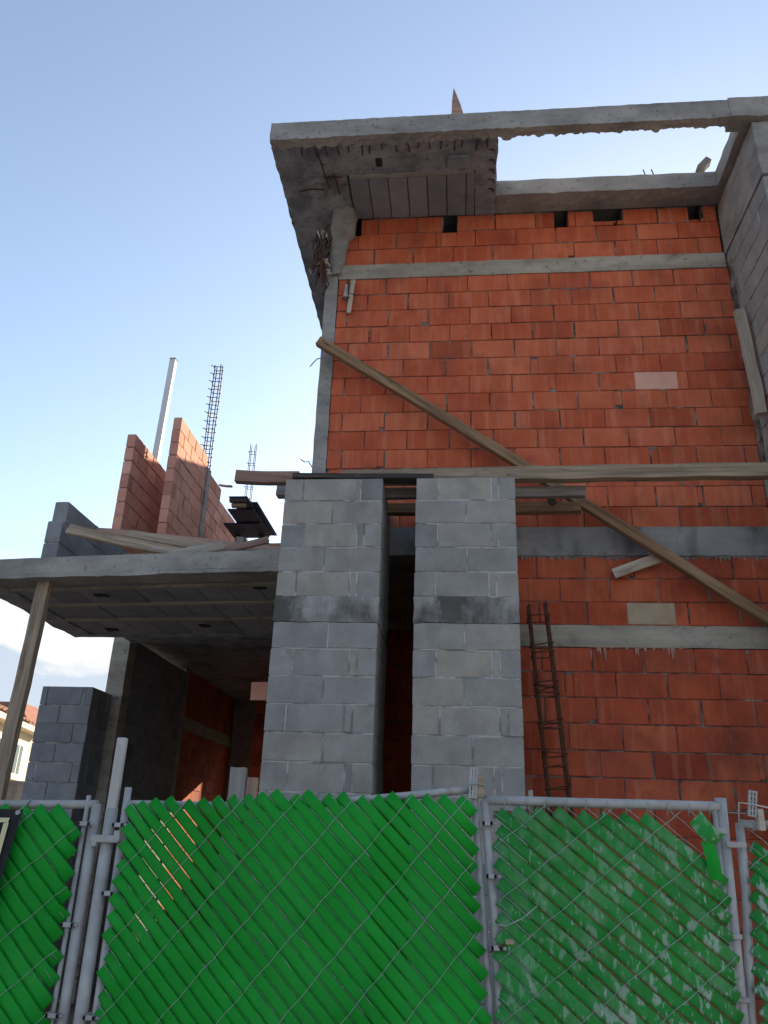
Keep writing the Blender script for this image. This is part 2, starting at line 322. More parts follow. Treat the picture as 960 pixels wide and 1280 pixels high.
def plank(name, p0, p1, w, t, m, label, cat='plank', group=None, face=(0, -1, 0), bow=.006, seed=0, taper=0, build=True):
    """sawn timber from p0 to p1 (centre line); w across the broad face whose normal is near FACE, t thick"""
    p0, p1 = Vector(p0), Vector(p1); d = p1-p0; Ln = d.length; xa = d.normalized()
    f = Vector(face); n = (f-xa*f.dot(xa)).normalized(); b = n.cross(xa)
    Mx = Matrix((( xa.x, b.x, n.x, 0), (xa.y, b.y, n.y, 0), (xa.z, b.z, n.z, 0), (0, 0, 0, 1)))
    pr = random.Random(hash(name) % 1 + seed*13+5)
    mb = MB(); ns = max(3, int(Ln/.12)); rings = []; tn = pr.random(); c = min(.004, t*.15)
    prof = [(-w/2+c, -t/2), (w/2-c, -t/2), (w/2, -t/2+c), (w/2, t/2-c), (w/2-c, t/2), (-w/2+c, t/2), (-w/2, t/2-c), (-w/2, -t/2+c)]
    for i in range(ns+1):
        u = i/ns; x = Ln*u; bo = bow*math.sin(math.pi*u)*(1 if seed % 2 else -1)
        k = 1-taper*u
        rings.append([len(mb.v)+j for j in range(8)])
        for (py, pz) in prof:
            e = pr.uniform(-.0015, .0015)
            ex = pr.uniform(-.006, .006) if i in (0, ns) else 0
            mb.v.append(Vector((x+ex, py*k+bo+e+noise.noise(Vector((x*3, seed*7.1, 0)))*.008, pz+e*.6+noise.noise(Vector((x*2, seed*3.3, 9)))*.003)))
    for i in range(ns):
        for j in range(8):
            mb.face([rings[i][j], rings[i+1][j], rings[i+1][(j+1) % 8], rings[i][(j+1) % 8]][::-1], tn)
    mb.face(rings[0], tn); mb.face(rings[-1][::-1], tn)
    o = mb.build(name, m)
    bm = bmesh.new(); bm.from_mesh(o.data); bmesh.ops.recalc_face_normals(bm, faces=bm.faces); bm.to_mesh(o.data); bm.free()
    o.matrix_world = Matrix.Translation(p0) @ Mx
    return tag(o, label, cat, group, 'thing')

# ================================================================ setting
g = MB(); g.face([0, 1, 2, 3]); g.v = [Vector(p) for p in ((-900, -900, 0), (900, -900, 0), (900, 900, 0), (-900, 900, 0))]
tag(g.build('ground', 'ground'), kind='structure')
g = MB(); g.v = [Vector(p) for p in ((-200, -8, .004), (200, -8, .004), (200, 2.2, .004), (-200, 2.2, .004))]; g.face([0, 1, 2, 3])
tag(g.build('road', 'road'), kind='structure')
g = MB(); g.rbox(-60, 60, 2.2, 2.9, 0.0, .13, step=2.0, amp=.0)
tag(g.build('pavement', 'road'), kind='structure')

# ================================================================ main house
house = thing('unfinished_house', (0.6, 6.5, 0), 'tall unfinished house of orange clay brick with grey concrete bands and an overhanging roof slab', 'house')
YW = 6.40
XL, XR = -1.205, 2.60
def part(mb, name, mats, parent=house): return mb.build(name, mats, parent)
# brick panels
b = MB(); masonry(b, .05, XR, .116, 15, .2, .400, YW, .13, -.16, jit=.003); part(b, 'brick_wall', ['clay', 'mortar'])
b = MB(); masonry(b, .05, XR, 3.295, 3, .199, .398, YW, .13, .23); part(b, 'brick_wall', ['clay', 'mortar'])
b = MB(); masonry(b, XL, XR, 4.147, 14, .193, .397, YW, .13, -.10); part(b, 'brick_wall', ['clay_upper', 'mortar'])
holes = [(-1.14, -.995, 7.40, 7.63), (-.165, -.01, 7.40, 7.63), (.965, 1.12, 7.425, 7.63), (1.36, 1.66, 7.475, 7.63), (2.30, 2.44, 7.455, 7.63)]
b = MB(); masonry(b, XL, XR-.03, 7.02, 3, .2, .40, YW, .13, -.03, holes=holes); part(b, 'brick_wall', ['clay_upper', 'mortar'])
b = MB(); xs = XL
for hh in holes+[(XR, 9, 0, 0)]:
    if hh[0]-xs > .03: b.box(xs, hh[0], YW+.012, YW+.13, 7.618, 7.745, .002)
    xs = hh[1]
part(b, 'wall_packing', 'mortar')
# pale patch brick in the lower wall
b = MB(); b.box(1.36, 1.74, YW-.006, YW+.02, 3.305, 3.485, .004); part(b, 'patched_block', 'tan')
b = MB(); b.box(1.61, 1.99, YW-.005, YW+.02, 5.50, 5.685, .004, .9)
part(b, 'patched_block', 'clay_partition')
# concrete bands and column
b = MB(); b.rbox(XL-.001, XR, YW-.022, YW+.14, 3.892, 4.147, step=.03, amp=.004, jag=.010, freq=16); part(b, 'floor_beam', 'dark_band')
b = MB(); b.rbox(.045, XR, YW-.010, YW+.14, 3.116, 3.295, step=.06, amp=.004); part(b, 'lintel_band', 'band')
b = MB(); b.rbox(XL-.001, XR-.02, YW-.010, YW+.14, 6.848, 7.02, step=.06, amp=.005); part(b, 'lintel_band', 'band')
b = MB(); b.rbox(-1.335, XL-.003, YW-.006, YW+.14, 0, 7.0, step=.08, amp=.006, freq=5); part(b, 'corner_column', 'concrete')
b = MB(); nr = 26; rows = []
for i in range(nr+1):
    u = i/nr; z = 6.90+u*.735; k_ = max(0, min(1, (u-.56)/.08)); cx = -1.235+.05*u+.015*k_; w = .055+.035*min(1, u*1.8)+.034*k_; dep = .04+.015*u+.15*k_*min(1, .45+u*.6)
    ring = []
    for k in range(20):
        a = math.pi*k/19; px, py = -math.cos(a), math.sin(a)**.55
        p = Vector((cx+w*px*1.02, YW-.004-dep*py, z)); p += noise.noise_vector(p*11)*.022+noise.noise_vector(p*34)*.006
        if i == 0: p.z += noise.noise(Vector((k*.8, 3, 1)))*.05
        ring.append(len(b.v)); b.v.append(p)
    rows.append(ring)
for i in range(nr):
    for k in range(19): b.face([rows[i][k], rows[i][k+1], rows[i+1][k+1], rows[i+1][k]], .5, 0, i % 5 != 0)
b.face(rows[0][::-1]); b.face(rows[-1])
b.box(-1.30, -1.145, YW-.003, YW+.12, 7.0, 7.61, .01)
part(b, 'column_head', 'concrete')
# mortar runs under the lintel and grout fringe under the floor beam: each one ragged sheet of mortar
def fringe(mb, x0, x1, z, y, drops, base, n):
    prev = None
    for i in range(n+1):
        x = x0+(x1-x0)*i/n; l = base*(.5+.8*abs(noise.noise(Vector((x*22, z, 3)))))
        for (dx, dl, dw) in drops:
            q = abs(x-dx)/dw
            if q < 1: l = max(l, dl*(.8 if base > .03 else .55)*(1-q*q)**.25*(.75+.5*noise.noise(Vector((x*160, 5, z)))))
        a = len(mb.v); mb.v += [Vector((x, y, z)), Vector((x+.004*math.sin(x*90), y-.003, z-l*.6)), Vector((x+.004, y+.002, z-l))]
        if prev is not None:
            mb.face([prev, prev+1, a+1, a]); mb.face([prev+1, prev+2, a+2, a+1])
        prev = a
b = MB(); fringe(b, 1.03, 1.80, 3.124, YW-.006, [(1.10, .14, .008), (1.118, .20, .006), (1.155, .26, .009), (1.20, .10, .006), (1.40, .17, .008), (1.415, .22, .007), (1.47, .10, .010), (1.54, .08, .007), (1.655, .16, .008), (1.68, .24, .008), (1.695, .20, .006), (1.33, .06, .012)], .022, 420)
part(b, 'mortar_drips', 'mortar_run')
b = MB(); fringe(b, .5, 2.58, 3.90, YW-.006, [(rng.uniform(.5, 2.55), rng.uniform(.03, .09), rng.uniform(.004, .010)) for i in range(80)], .035, 1300)
part(b, 'grout_drips', 'dark_band')
# side and back walls of the house, dark rooms behind the facade
b = MB(); b.box(-1.335, -1.20, YW+.141, 12.0, 0, 7.60, .01); part(b, 'side_wall', 'block')
b = MB(); b.box(-1.19, 1.1, 11.86, 12.0, 0, 7.60, .01); b.box(1.101, 2.4, 11.86, 12.0, 0, .9, .01); b.box(1.101, 2.4, 11.86, 12.0, 2.4, 7.6, .01); b.box(2.401, 2.9, 11.86, 12.0, 0, 7.6, .01); part(b, 'back_wall', 'block')  # window opening added out of view to let dim light into the room
b = MB(); masonry(b, -1.19, .75, 0, 19, .2, .4, 8.6, .13, -1.1); part(b, 'inner_brick_wall', ['clay', 'mortar'])
b = MB(); b.box(-1.19, 2.9, YW+.145, 11.85, 3.9, 4.1, .01); part(b, 'upper_floor', 'soffit')
b = MB(); b.box(2.605, 2.90, 6.41, 11.85, 0, 7.735, .01); part(b, 'side_wall', 'block')
b = MB(); b.box(-1.333, -1.20, 12.003, 14.14, 0, 4.02, .01); part(b, 'garage_side_wall', 'block')
# roof slab with a rectangular opening
ZR = 7.62
b = MB(); b.rbox(-1.745, 2.40, 5.33, 5.425, ZR, 7.825, step=.02, amp=.004, jag=.012, freq=14, fin=.035)
b.rbox(2.403, 3.4, 5.331, 5.50, ZR+.002, 7.848, step=.04, amp=.004, jag=.01, freq=12)
part(b, 'roof_edge_beam', 'concrete')
b = MB(); b.rbox(-1.745, .372, 5.427, 5.80, ZR, 7.80, step=.04, amp=.012, jag=.012)      # rough band behind the edge
b.rbox(-1.745, -1.08, 5.802, 6.40, ZR-.004, 7.80, step=.045, amp=.013, jag=.015)
b.rbox(-1.745, -1.205, 6.402, 12.2, ZR-.004, 7.80, step=.06, amp=.013, jag=.015)
b.box(-1.204, -.999, 6.402, 12.2, 7.74, 7.80, .002)
b.rbox(.17, .376, 5.802, 6.395, ZR-.002, 7.80, step=.03, amp=.012, jag=.014)
b.rbox(-1.078, .168, 5.802, 6.395, ZR+.03, 7.80, step=.4, amp=.0)
b.box(-1.08, .376, 6.4025, 12.2, 7.74, 7.798, .002)
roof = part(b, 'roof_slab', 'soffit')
b = MB(); b.rbox(.379, 2.75, 6.135, 6.30, ZR, 7.80, step=.05, amp=.007, jag=.01)
b.rbox(.379, 3.4, 6.302, 6.395, ZR+.004, 7.795, step=.1, amp=.002)
b.box(.379, 3.4, 6.397, 12.2, 7.74, 7.795, .002); part(b, 'opening_beam', 'concrete')
b = MB(); b.rbox(2.52, 3.4, 5.502, 6.133, ZR, 7.80, step=.05, amp=.01); part(b, 'opening_beam', 'concrete')
b = MB(); b.box(-1.06, .16, 5.795, 5.845, ZR-.012, ZR+.03, .006); b.build('joist', 'concrete', roof)
b = MB()
x = -1.07
while x < .15:
    b.box(x+.004, min(x+.188, .166), 5.85, YW-.005, ZR-.003+rng.uniform(-.004, .004), ZR+.028, .006, rng.random()); x += .192
b.build('hollow_block_panel', 'slab_block', roof)
b = MB(); b.box(-.10, .12, 5.60, 5.74, ZR-.03, ZR-.004, .02); b.build('patch', 'soffit', roof)
b = MB(); b.rbox(-.40, .368, 6.05, YW-.003, ZR-.022, ZR-.002, step=.1, amp=.003)
# stirrup ends left showing under the slab
def stub(pts, name='stirrup_end'):
    q = MB(); q.tube(pts, .007, 5); return q.build(name, 'rust', roof)
for i in range(17):
    x = -1.45+i*.108+rng.uniform(-.02, .02)
    stub([(x, 5.44, ZR-.006), (x+.004, 5.45, ZR-.016), (x+rng.uniform(-.01, .01), 5.44+rng.uniform(.05, .11), ZR-.018)])
for i in range(5):
    y = 5.55+i*.12
    stub([(.30, y, ZR-.016), (.345, y+.01, ZR-.016), (.352, y+.05, ZR-.012)])
stub([(-1.32, 5.45, ZR-.018), (-1.30, 5.65, ZR-.022), (-1.27, 5.95, ZR-.02)], 'bare_bar')
stub([(-1.20, 5.75, ZR-.018), (-1.19, 5.85, ZR-.03), (-1.18, 6.02, ZR-.02)], 'bare_bar')
stub([(-1.30, 5.80, ZR-.02), (-1.22, 5.79, ZR-.022), (-1.13, 5.80, ZR-.02)], 'bare_bar')
stub([(-1.58, 5.96, ZR-.02), (-1.45, 5.93, ZR-.024), (-1.33, 5.95, ZR-.02)], 'bare_bar')
for i in range(12):
    y = 6.75+i*.12; x = -1.45+rng.uniform(-.12, .1)
    stub([(x, y, ZR-.018), (x+rng.uniform(-.08, .08), y+.1, ZR-.03), (x+rng.uniform(-.1, .1), y+.2, ZR-.02)], 'bare_bar')
# black plate standing in for the shade inside a honeycombed soffit hole
b = MB(); b.box(-.78, -.72, 5.60, 5.70, ZR-.014, ZR-.003, .004); b.build('hole_shade_plate', 'black', roof)
# unseen raised block on columns, added to cast the shadow line on the partition
b = MB(); b.box(-2.6, 2.6, 16.8, 18.6, 6.25, 9.06, .02); part(b, 'rear_sun_blocker', 'block')
for x in (-2.4, 2.4):
    b = MB(); b.box(x-.12, x+.12, 17.6, 17.84, 0, 6.25, .01); part(b, 'sun_blocker_column', 'concrete')

# porch and garage, parts of the same house
zs = 3.50
def quad_slab(mb, fl, fr, br, bl, z0, z1, step=.07, amp=.006, jag=.012, **k):
    """rough slab over a quadrilateral plan"""
    sub = MB(); sub.rbox(0, 1, 0, 1, 0, 1, step=1)   # topology only via mapping below
    n = [max(1, int((Vector(fr)-Vector(fl)).length/step)), max(1, int((Vector(bl)-Vector(fl)).length/step)), 2]
    ix = {}
    def vid(i, j, k_):
        if (i, j, k_) not in ix:
            u, v = i/n[0], j/n[1]
            p = (Vector(fl)*(1-u)+Vector(fr)*u)*(1-v)+(Vector(bl)*(1-u)+Vector(br)*u)*v
            p = Vector((p.x, p.y, z0+(z1-z0)*k_/2)); d = noise.noise_vector(p*6)*amp
            if k_ == 0: d.z -= jag*max(0, noise.noise(p*19))
            ix[(i, j, k_)] = len(mb.v); mb.v.append(p+d)
        return ix[(i, j, k_)]
    for (a, b_, c_) in ((0, 1, 2), (1, 2, 0), (2, 0, 1)):
        for d in (0, n[a]):
            for i in range(n[b_]):
                for j in range(n[c_]):
                    q = []
                    for (u, w) in ((0, 0), (1, 0), (1, 1), (0, 1)):
                        kk = [0, 0, 0]; kk[a] = d; kk[b_] = i+u; kk[c_] = j+w; q.append(vid(*kk))
                    mb.face(q if d else q[::-1])
FL, FR, BR, BL = (-4.06, 5.88), (-1.378, 5.615), (-1.345, 7.78), (-4.06, 7.89)
def qp(u, v):
    a = Vector(FL)*(1-u)+Vector(FR)*u; b_ = Vector(BL)*(1-u)+Vector(BR)*u
    return a*(1-v)+b_*v
b = MB(); quad_slab(b, FL, FR, BR, BL, zs+.03, zs+.17)
porch = part(b, 'porch_slab', 'concrete')
b = MB(); quad_slab(b, qp(0, 0), qp(1, 0), qp(1, .11), qp(0, .11), zs, zs+.028); b.build('edge_beam', 'concrete', porch)
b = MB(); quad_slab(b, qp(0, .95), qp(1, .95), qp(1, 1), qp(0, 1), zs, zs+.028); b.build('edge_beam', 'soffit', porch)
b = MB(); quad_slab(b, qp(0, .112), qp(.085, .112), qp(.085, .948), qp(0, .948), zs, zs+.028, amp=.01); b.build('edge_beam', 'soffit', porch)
jv = [.16, .40, .655]
for v in jv:
    a, e = qp(.09, v), qp(1, v)
    b = MB(); quad_slab(b, (a.x, a.y-.03), (e.x, e.y-.03), (e.x, e.y+.03), (a.x, a.y+.03), zs-.008, zs+.026, amp=.002, jag=0); b.build('joist', 'band', porch)
b = MB(); pr = random.Random(3)
for (v0, v1) in ((.112, .145), (.175, .385), (.415, .64), (.67, .947)):
    for i in range(9):
        u0, u1 = .088+i*.1012, .088+(i+1)*.1012
        q0, q1, q2, q3 = qp(u0+.002, v0), qp(u1-.002, v0), qp(u1-.002, v1), qp(u0+.002, v1)
        zz = zs+.008+pr.uniform(-.004, .004); a = len(b.v)
        for q in (q0, q1, q2, q3): b.v.append(Vector((q.x, q.y, zz)))
        for q in (q0, q1, q2, q3): b.v.append(Vector((q.x, q.y, zs+.029)))
        t = pr.random()
        for l in ([3, 2, 1, 0], [0, 1, 5, 4], [1, 2, 6, 5], [2, 3, 7, 6], [3, 0, 4, 7]): b.face([a+i_ for i_ in l], t)
b.build('hollow_block_panel', 'slab_block', porch)
for (u, v) in ((.36, .27), (.90, .20), (.58, .78), (.20, .85)):
    q = qp(u, v); b = MB(); b.rbox(q.x-.05, q.x+.06, q.y-.04, q.y+.05, zs+.001, zs+.012, step=.03, amp=.012); b.build('hole_shade_lump', 'black', porch)  # black lumps stand in for the shade inside broken slab blocks
# garage behind the porch
b = MB(); b.box(-3.87, -1.337, 7.74, 8.90, 3.675, 3.855, .01)
b.box(-4.13, -1.337, 8.88, 14.14, 3.857, 4.02, .01); part(b, 'garage_ceiling', 'soffit')
b = MB(); b.rbox(-3.86, -1.338, 8.90, 9.1, 4.02, 4.93, step=.08, amp=.012); part(b, 'terrace_upstand', 'concrete')
b = MB(); b.rbox(-4.09, -3.885, 8.90, 9.10, 0, 3.855, step=.1, amp=.006); part(b, 'garage_column', 'wood_grey' if False else 'band')
b = MB(); masonry(b, 9.10, 11.25, 0.0, 19, .2, .4, 0, .14, 9.0, X=turned(-4.0)); part(b, 'garage_block_wall', ['dark_block', 'block_mortar'])
b = MB(); b.rbox(-4.14, -3.985, 11.252, 11.40, 0, 3.855, step=.1, amp=.005); part(b, 'garage_pilaster', 'concrete')
b = MB(); masonry(b, 11.402, 14.0, 0.0, 15, .2, .4, 0, .14, 11.4, X=turned(-4.0)); part(b, 'garage_brick_wall', ['clay', 'mortar'])
b = MB(); b.rbox(-4.14, -3.99, 11.402, 14.0, 3.0, 3.18, step=.1, amp=.004); part(b, 'lintel_band', 'band')
b = MB(); masonry(b, 11.402, 14.0, 3.182, 3, .22, .4, 0, .14, 11.5, X=turned(-4.0)); part(b, 'garage_brick_wall', ['clay', 'mortar'])
b = MB(); b.box(-4.14, -3.58, 14.001, 14.14, 0, 2.88, .005); b.box(-2.75, -1.337, 14.001, 14.14, 0, 2.88, .005); b.box(-3.579, -2.751, 14.001, 14.14, 0, 1.5, .005); b.box(-4.14, -1.337, 14.001, 14.14, 2.883, 3.86, .005); part(b, 'garage_back_wall', 'block')
b = MB(); masonry(b, -3.25, -1.95, 0, 19, .2, .4, 12.6, .12, -3.2); part(b, 'garage_window_screen', ['clay', 'mortar'])  # brick stub added to hide the bright back window and cut its light

# ================================================================ block pillars
def pillar(x0, x1, label):
    t = thing('block_pillar', ((x0+x1)/2, 5.95, 0), label, 'pillar', 'grey concrete block pillars')
    pr = random.Random(int(x0*100))
    w = x1-x0
    mb = MB()
    def course(za, zb, k):
        if k % 2 == 0: xs = [x0, x0+w*.475+pr.uniform(-.02, .06), x1]
        else:
            a = x0+.165+pr.uniform(-.02, .03); e = a+.40+pr.uniform(-.01, .02); xs = [x0, a, e, e+.055, x1]
        for a, e in zip(xs, xs[1:]):
            dy = pr.uniform(-.004, .004); t_ = min(1, max(0, pr.gauss(.5, .27)))
            jl = .003 if a == x0 else .005
            mb.box(a+(0 if a == x0 else .005)+pr.uniform(-.003, .003)*(a == x0), e-(0 if e == x1 else .005)+pr.uniform(-.003, .003)*(e == x1), 5.60+dy, 6.385, za+.0045+pr.uniform(-.002, .002), zb-.0045+pr.uniform(-.002, .002), .0035, t_, 0)
            if e != x1: mb.box(e-.006, e+.006, 5.6005+dy, 5.62, za+.003, zb-pr.uniform(.003, .09), .002, .5, 1)
            if pr.random() < .5: u_ = pr.uniform(a, e-.05); mb.box(u_, min(e, u_+pr.uniform(.05, .3)), 5.6005+dy, 5.62, za-.005, za+.006, .002, .5, 1)
    z = 4.26
    for k in range(5): course(z-.1934, z, k+1); z -= .1934
    z = 3.293
    zb = z-.196; bz = (zb, z); z = zb; k = 0
    while z > .05:
        course(max(z-.1975, .0), z, k); z -= .1975; k += 1
    mb.box(x0+.006, x1-.006, 5.6045, 6.38, 0, zb, .001, .5, 1); mb.box(x0+.006, x1-.006, 5.6045, 6.38, 3.294, 4.255, .001, .5, 1)
    mb.build('block_courses', ['block', 'block_mortar'], t)
    c = MB(); c.rbox(x0-.004, x1+.003, 5.596, 6.384, bz[0]+.001, bz[1], step=.035, amp=.008, freq=11); c.build('concrete_band', 'stained_band', t)
pillar(-1.373, -.597, 'grey concrete block pillar under the dark plank, beside the porch')
pillar(-.333, .428, 'grey concrete block pillar beside the leaning rusty rebar ladder')

# ================================================================ right boundary wall
t = thing('boundary_wall', (2.7, 6, 0), 'grey block side wall of the neighbouring plot rising under the roof edge', 'wall')
b = MB(); masonry(b, -6.395, -5.40, 0, 35, .2, .4, 0, .5, -6.2, X=turned_neg(2.60)); b.build('block_courses', ['block', 'block_mortar'], t)
b = MB(); b.rbox(2.590, 3.1, 5.385, 6.40, 7.005, 7.60, step=.06, amp=.008); b.build('concrete_band', 'concrete', t)
b = MB(); b.rbox(2.585, 2.603, 6.29, 6.396, 4.6, 6.85, step=.05, amp=.02); b.build('mortar_fillet', 'mortar', t)

# ================================================================ left block wall
t = thing('block_wall', (-4.3, 8.5, 0), 'short bluish grey concrete block wall standing below the porch slab', 'wall')
b = MB(); masonry(b, -4.585, -4.0, .07, 15, .2, .4, 8.40, .16, -4.52)
masonry(b, 8.562, 8.895, .07, 15, .2, .4, 0, .16, 8.4, X=turned(-4.0))
b.build('block_courses', ['dark_block', 'block_mortar'], t)

# ================================================================ things on the terrace
t = thing('parapet_wall', (-3.45, 7, zs+.17), 'low grey concrete block wall stub on top of the porch slab', 'wall')
b = MB(); masonry(b, 6.0, 8.3, zs+.172, 2, .2, .4, 0, .135, 6.1, X=turned(-3.385)); masonry(b, 6.05, 8.3, zs+.573, 1, .2, .4, 0, .125, 6.2, X=turned(-3.392))
b.build('block_courses', ['dark_block', 'block_mortar'], t)

def partition(x_face, y0, y1, z0, rows, label, seed):
    t = thing('brick_partition', (x_face-.06, y0, z0), label, 'wall', 'bare clay brick partitions on the roof terrace')
    b = MB(); masonry(b, y0, y1, z0, rows, .2, .33, 0, .12, y0, X=turned(x_face), prn=random.Random(seed)); b.build('brick_courses', ['clay_partition', 'mortar'], t)
    return t
partition(-4.39, 9.20, 11.6, 4.03, 13, 'clay brick partition without a column, standing beyond the porch parapet', 4)
pt = partition(-3.88, 9.45, 10.70, 4.03, 15, 'tall clay brick partition with its top in the sun and a rebar column', 5)
b = MB(); masonry(b, 10.86, 13.9, 4.03, 13, .2, .33, 0, .12, 10.8, X=turned(-3.88)); masonry(b, 10.86, 11.5, 6.63, 1, .2, .33, 0, .12, 10.9, X=turned(-3.88)); b.build('brick_courses', ['clay_partition', 'mortar'], pt)
b = MB(); b.rbox(-4.005, -3.86, 10.705, 10.855, 4.03, 6.85, step=.08, amp=.01); b.build('concrete_column', 'concrete', pt)

def rebar_cage(name, label, M4, length, wx, wy, ts, mat_, r=.006, sr=.004, lean=None, cat='rebar cage', jit=.01, over=.03, seed=1, group=None):
    pr = random.Random(seed)
    t = thing(name, M4.translation, label, cat, group)
    for sx_ in (-1, 1):
        for sy_ in (-1, 1):
            q = MB(); n = 10
            q.tube([M4 @ Vector((sx_*wx/2+math.sin(i*.9+sx_)*.003, sy_*wy/2+math.cos(i*.7+sy_)*.003, length*i/n+(pr.uniform(-.06, .06) if i == n else 0))) for i in range(n+1)], r, 6)
            q.build('bar', mat_, t)
    for z in ts:
        q = MB(); a, b_ = wx/2+r+sr, wy/2+r+sr; d = [pr.uniform(-jit, jit) for _ in range(4)]
        q.tube([M4 @ Vector(p) for p in ((-a, -b_, z+d[0]), (a, -b_, z+d[1]), (a, b_, z+d[2]), (-a, b_, z+d[3]), (-a, -b_-.0, z+d[0]+.006), (-a-over, -b_-over*.5, z+d[0]+.012))], sr, 5)
        q.build('stirrup', mat_, t)
    return t
rebar_cage('rebar_cage', 'tall bare rebar cage rising from the concrete column of the partition', Matrix.Translation((-3.93, 10.78, 6.5)), 2.25, .10, .10,
           [.15+i*.145 for i in range(15)], 'rebar_grey', r=.009, sr=.007, over=.04, seed=3)
rebar_cage('rebar_cage', 'thin distant rebar cage against the bright sky beside the jutting timber', Matrix.Translation((-4.16, 14.0, 4.0)), 4.95, .10, .10,
           [3.2+i*.26 for i in range(7)], 'rebar_grey', r=.008, sr=.006, seed=9)
# leaning rebar ladder in front of the lower bricks
p0, p1 = Vector((.835, 6.02, 0.0)), Vector((.615, 6.20, 3.40)); za = (p1-p0).normalized(); xa = Vector((1, .05, 0)); xa = (xa-za*xa.dot(za)).normalized(); ya = za.cross(xa)
LM = Matrix(((xa.x, ya.x, za.x, p0.x), (xa.y, ya.y, za.y, p0.y), (xa.z, ya.z, za.z, p0.z), (0, 0, 0, 1)))
rebar_cage('rebar_cage', 'rusty rebar cage leaning like a ladder on the lower brick wall', LM, 3.40, .14, .10,
           [.2, .5, .8, 1.1, 1.35, 1.62, 1.94, 2.02, 2.17, 2.26, 2.46, 2.50, 2.70, 2.76, 2.78, 3.02, 3.08, 3.30], 'rust', r=.010, sr=.005, jit=.018, over=.02, seed=5)

# white post and formwork on the terrace
t = thing('white_post', (-4.5, 10.2, 4.02), 'white square post standing up between the two brick partitions', 'post')
b = MB(); X = Matrix.Translation((-4.56, 10.2, 4.02)) @ Matrix.Rotation(R(1.2), 4, 'Y')
b.box(-.045, .045, -.05, .05, 0, 4.46, .006, X=X); b.build('shaft', 'white_post', t)
b = MB(); b.box(-.05, .05, -.055, .055, 4.46, 4.475, .004, X=X); b.build('cap', 'wood_grey', t)

t = thing('formwork_deck', (-3.4, 10.8, 6.05), 'dark formwork deck seen from below beside the brick partition', 'formwork')
b = MB(); b.box(-3.27, -3.0, 10.05, 11.55, 6.05, 6.07, .003); b.build('sheet', 'ply', t)
b = MB(); b.box(-3.12, -2.93, 10.35, 11.7, 6.09, 6.11, .003); b.build('sheet', 'ply', t)
for i, (y, z) in enumerate(((10.10, 6.02), (10.16, 5.968), (10.25, 6.02))):
    b = MB(); b.box(-3.265+.02*i, -3.02-.02*i, y-.035, y+.035, z-.025, z+.025, .004); b.build('joist', 'wood_dark' if i != 1 else 'wood', t)
b = MB(); b.box(-3.40, -3.01, 10.45, 11.56, 6.026, 6.046, .003); b.build('sheet', 'ply', t)
b = MB(); b.box(-3.60, -3.02, 10.95, 11.57, 6.002, 6.022, .003); b.build('sheet', 'ply', t)
for x in (-3.12, -3.50):
    b = MB(); b.box(x-.04, x+.04, 11.44, 11.52, 4.022, 5.999, .004); b.build('post', 'wood_dark', t)
plank('ledger_board', (-3.95, 11.6, 6.95), (-3.70, 11.45, 6.86), .03, .05, 'wood', 'small board end sticking out from the top of the brick partition', 'board', seed=64)

# ================================================================ loose timber
GA = 'timbers resting across the block pillars'
plank('timber_beam', (-.95, 5.77, 4.335), (3.2, 5.80, 4.385), .115, .09, 'wood', 'long pale timber lying across both block pillars and past the frame', 'timber', GA, seed=1, bow=.01)
plank('timber_beam', (-1.83, 5.77, 4.362), (-1.30, 5.74, 4.325), .10, .075, 'wood_pink', 'short timber jutting over the porch from the block pillar top', 'timber', GA, seed=2)
plank('plank', (-1.32, 5.665, 4.297), (-.20, 5.69, 4.290), .15, .04, 'wood_dark', 'dark plank lying on the top of the block pillar by the porch', 'plank', seed=3, face=(0, -.1, 1))
plank('timber_beam', (-.62, 5.90, 4.255), (1.005, 5.90, 4.262), .088, .06, 'wood_grey', 'short grey timber just under the long timber, beside the pillar', 'timber', GA, seed=4, bow=.002)
plank('timber_beam', (-1.53, 6.0, 4.33), (-1.30, 6.0, 4.325), .105, .09, 'wood_grey', 'grey timber end peeping out below the short jutting timber', 'timber', GA, seed=5, bow=.002)
plank('timber_beam', (-.60, 6.10, 4.20), (.99, 6.10, 4.205), .085, .09, 'wood_brown', 'dark brown timber lowest of those beside the pillar top', 'timber', GA, seed=6, bow=.002)
plank('timber_block', (.77, 6.0, 4.20), (.74, 6.0, 4.12+.17), .05, .05, 'wood_dark', 'small dark spacer block between the timbers', 'timber', seed=7)
plank('diagonal_brace', (-1.325, 6.235, 5.995), (2.75, 6.215, 3.03), .085, .075, 'wood_brown', 'long brown timber brace running diagonally across the brick facade', 'timber', seed=9, bow=.02)
plank('cleat', (1.265, 6.34, 3.715), (1.66, 6.33, 3.86), .085, .03, 'wood_pale', 'short pale board nailed crosswise behind the diagonal brace', 'board', seed=10, bow=.001)
plank('board', (2.515, 6.12, 6.13), (2.525, 6.05, 5.03), .085, .06, 'wood_pale', 'thick pale board hanging in the corner by the side wall', 'board', seed=11)
plank('stick', (-1.05, 6.375, 6.815), (-1.075, 6.37, 6.42), .045, .02, 'wood_pale', 'small pale stick fixed upright below the upper concrete band', 'stick', seed=12, bow=.001)
t = thing('lamp_socket', (-1.125, 6.36, 6.7), 'small dull tin with a wire loop hanging beside the pale stick', 'tin')
b = MB(); b.tube([(-1.118, 6.37, 6.60), (-1.118, 6.37, 6.63), (-1.115, 6.37, 6.76)], [.03, .022, .018], 10); b.build('can', 'galv', t)
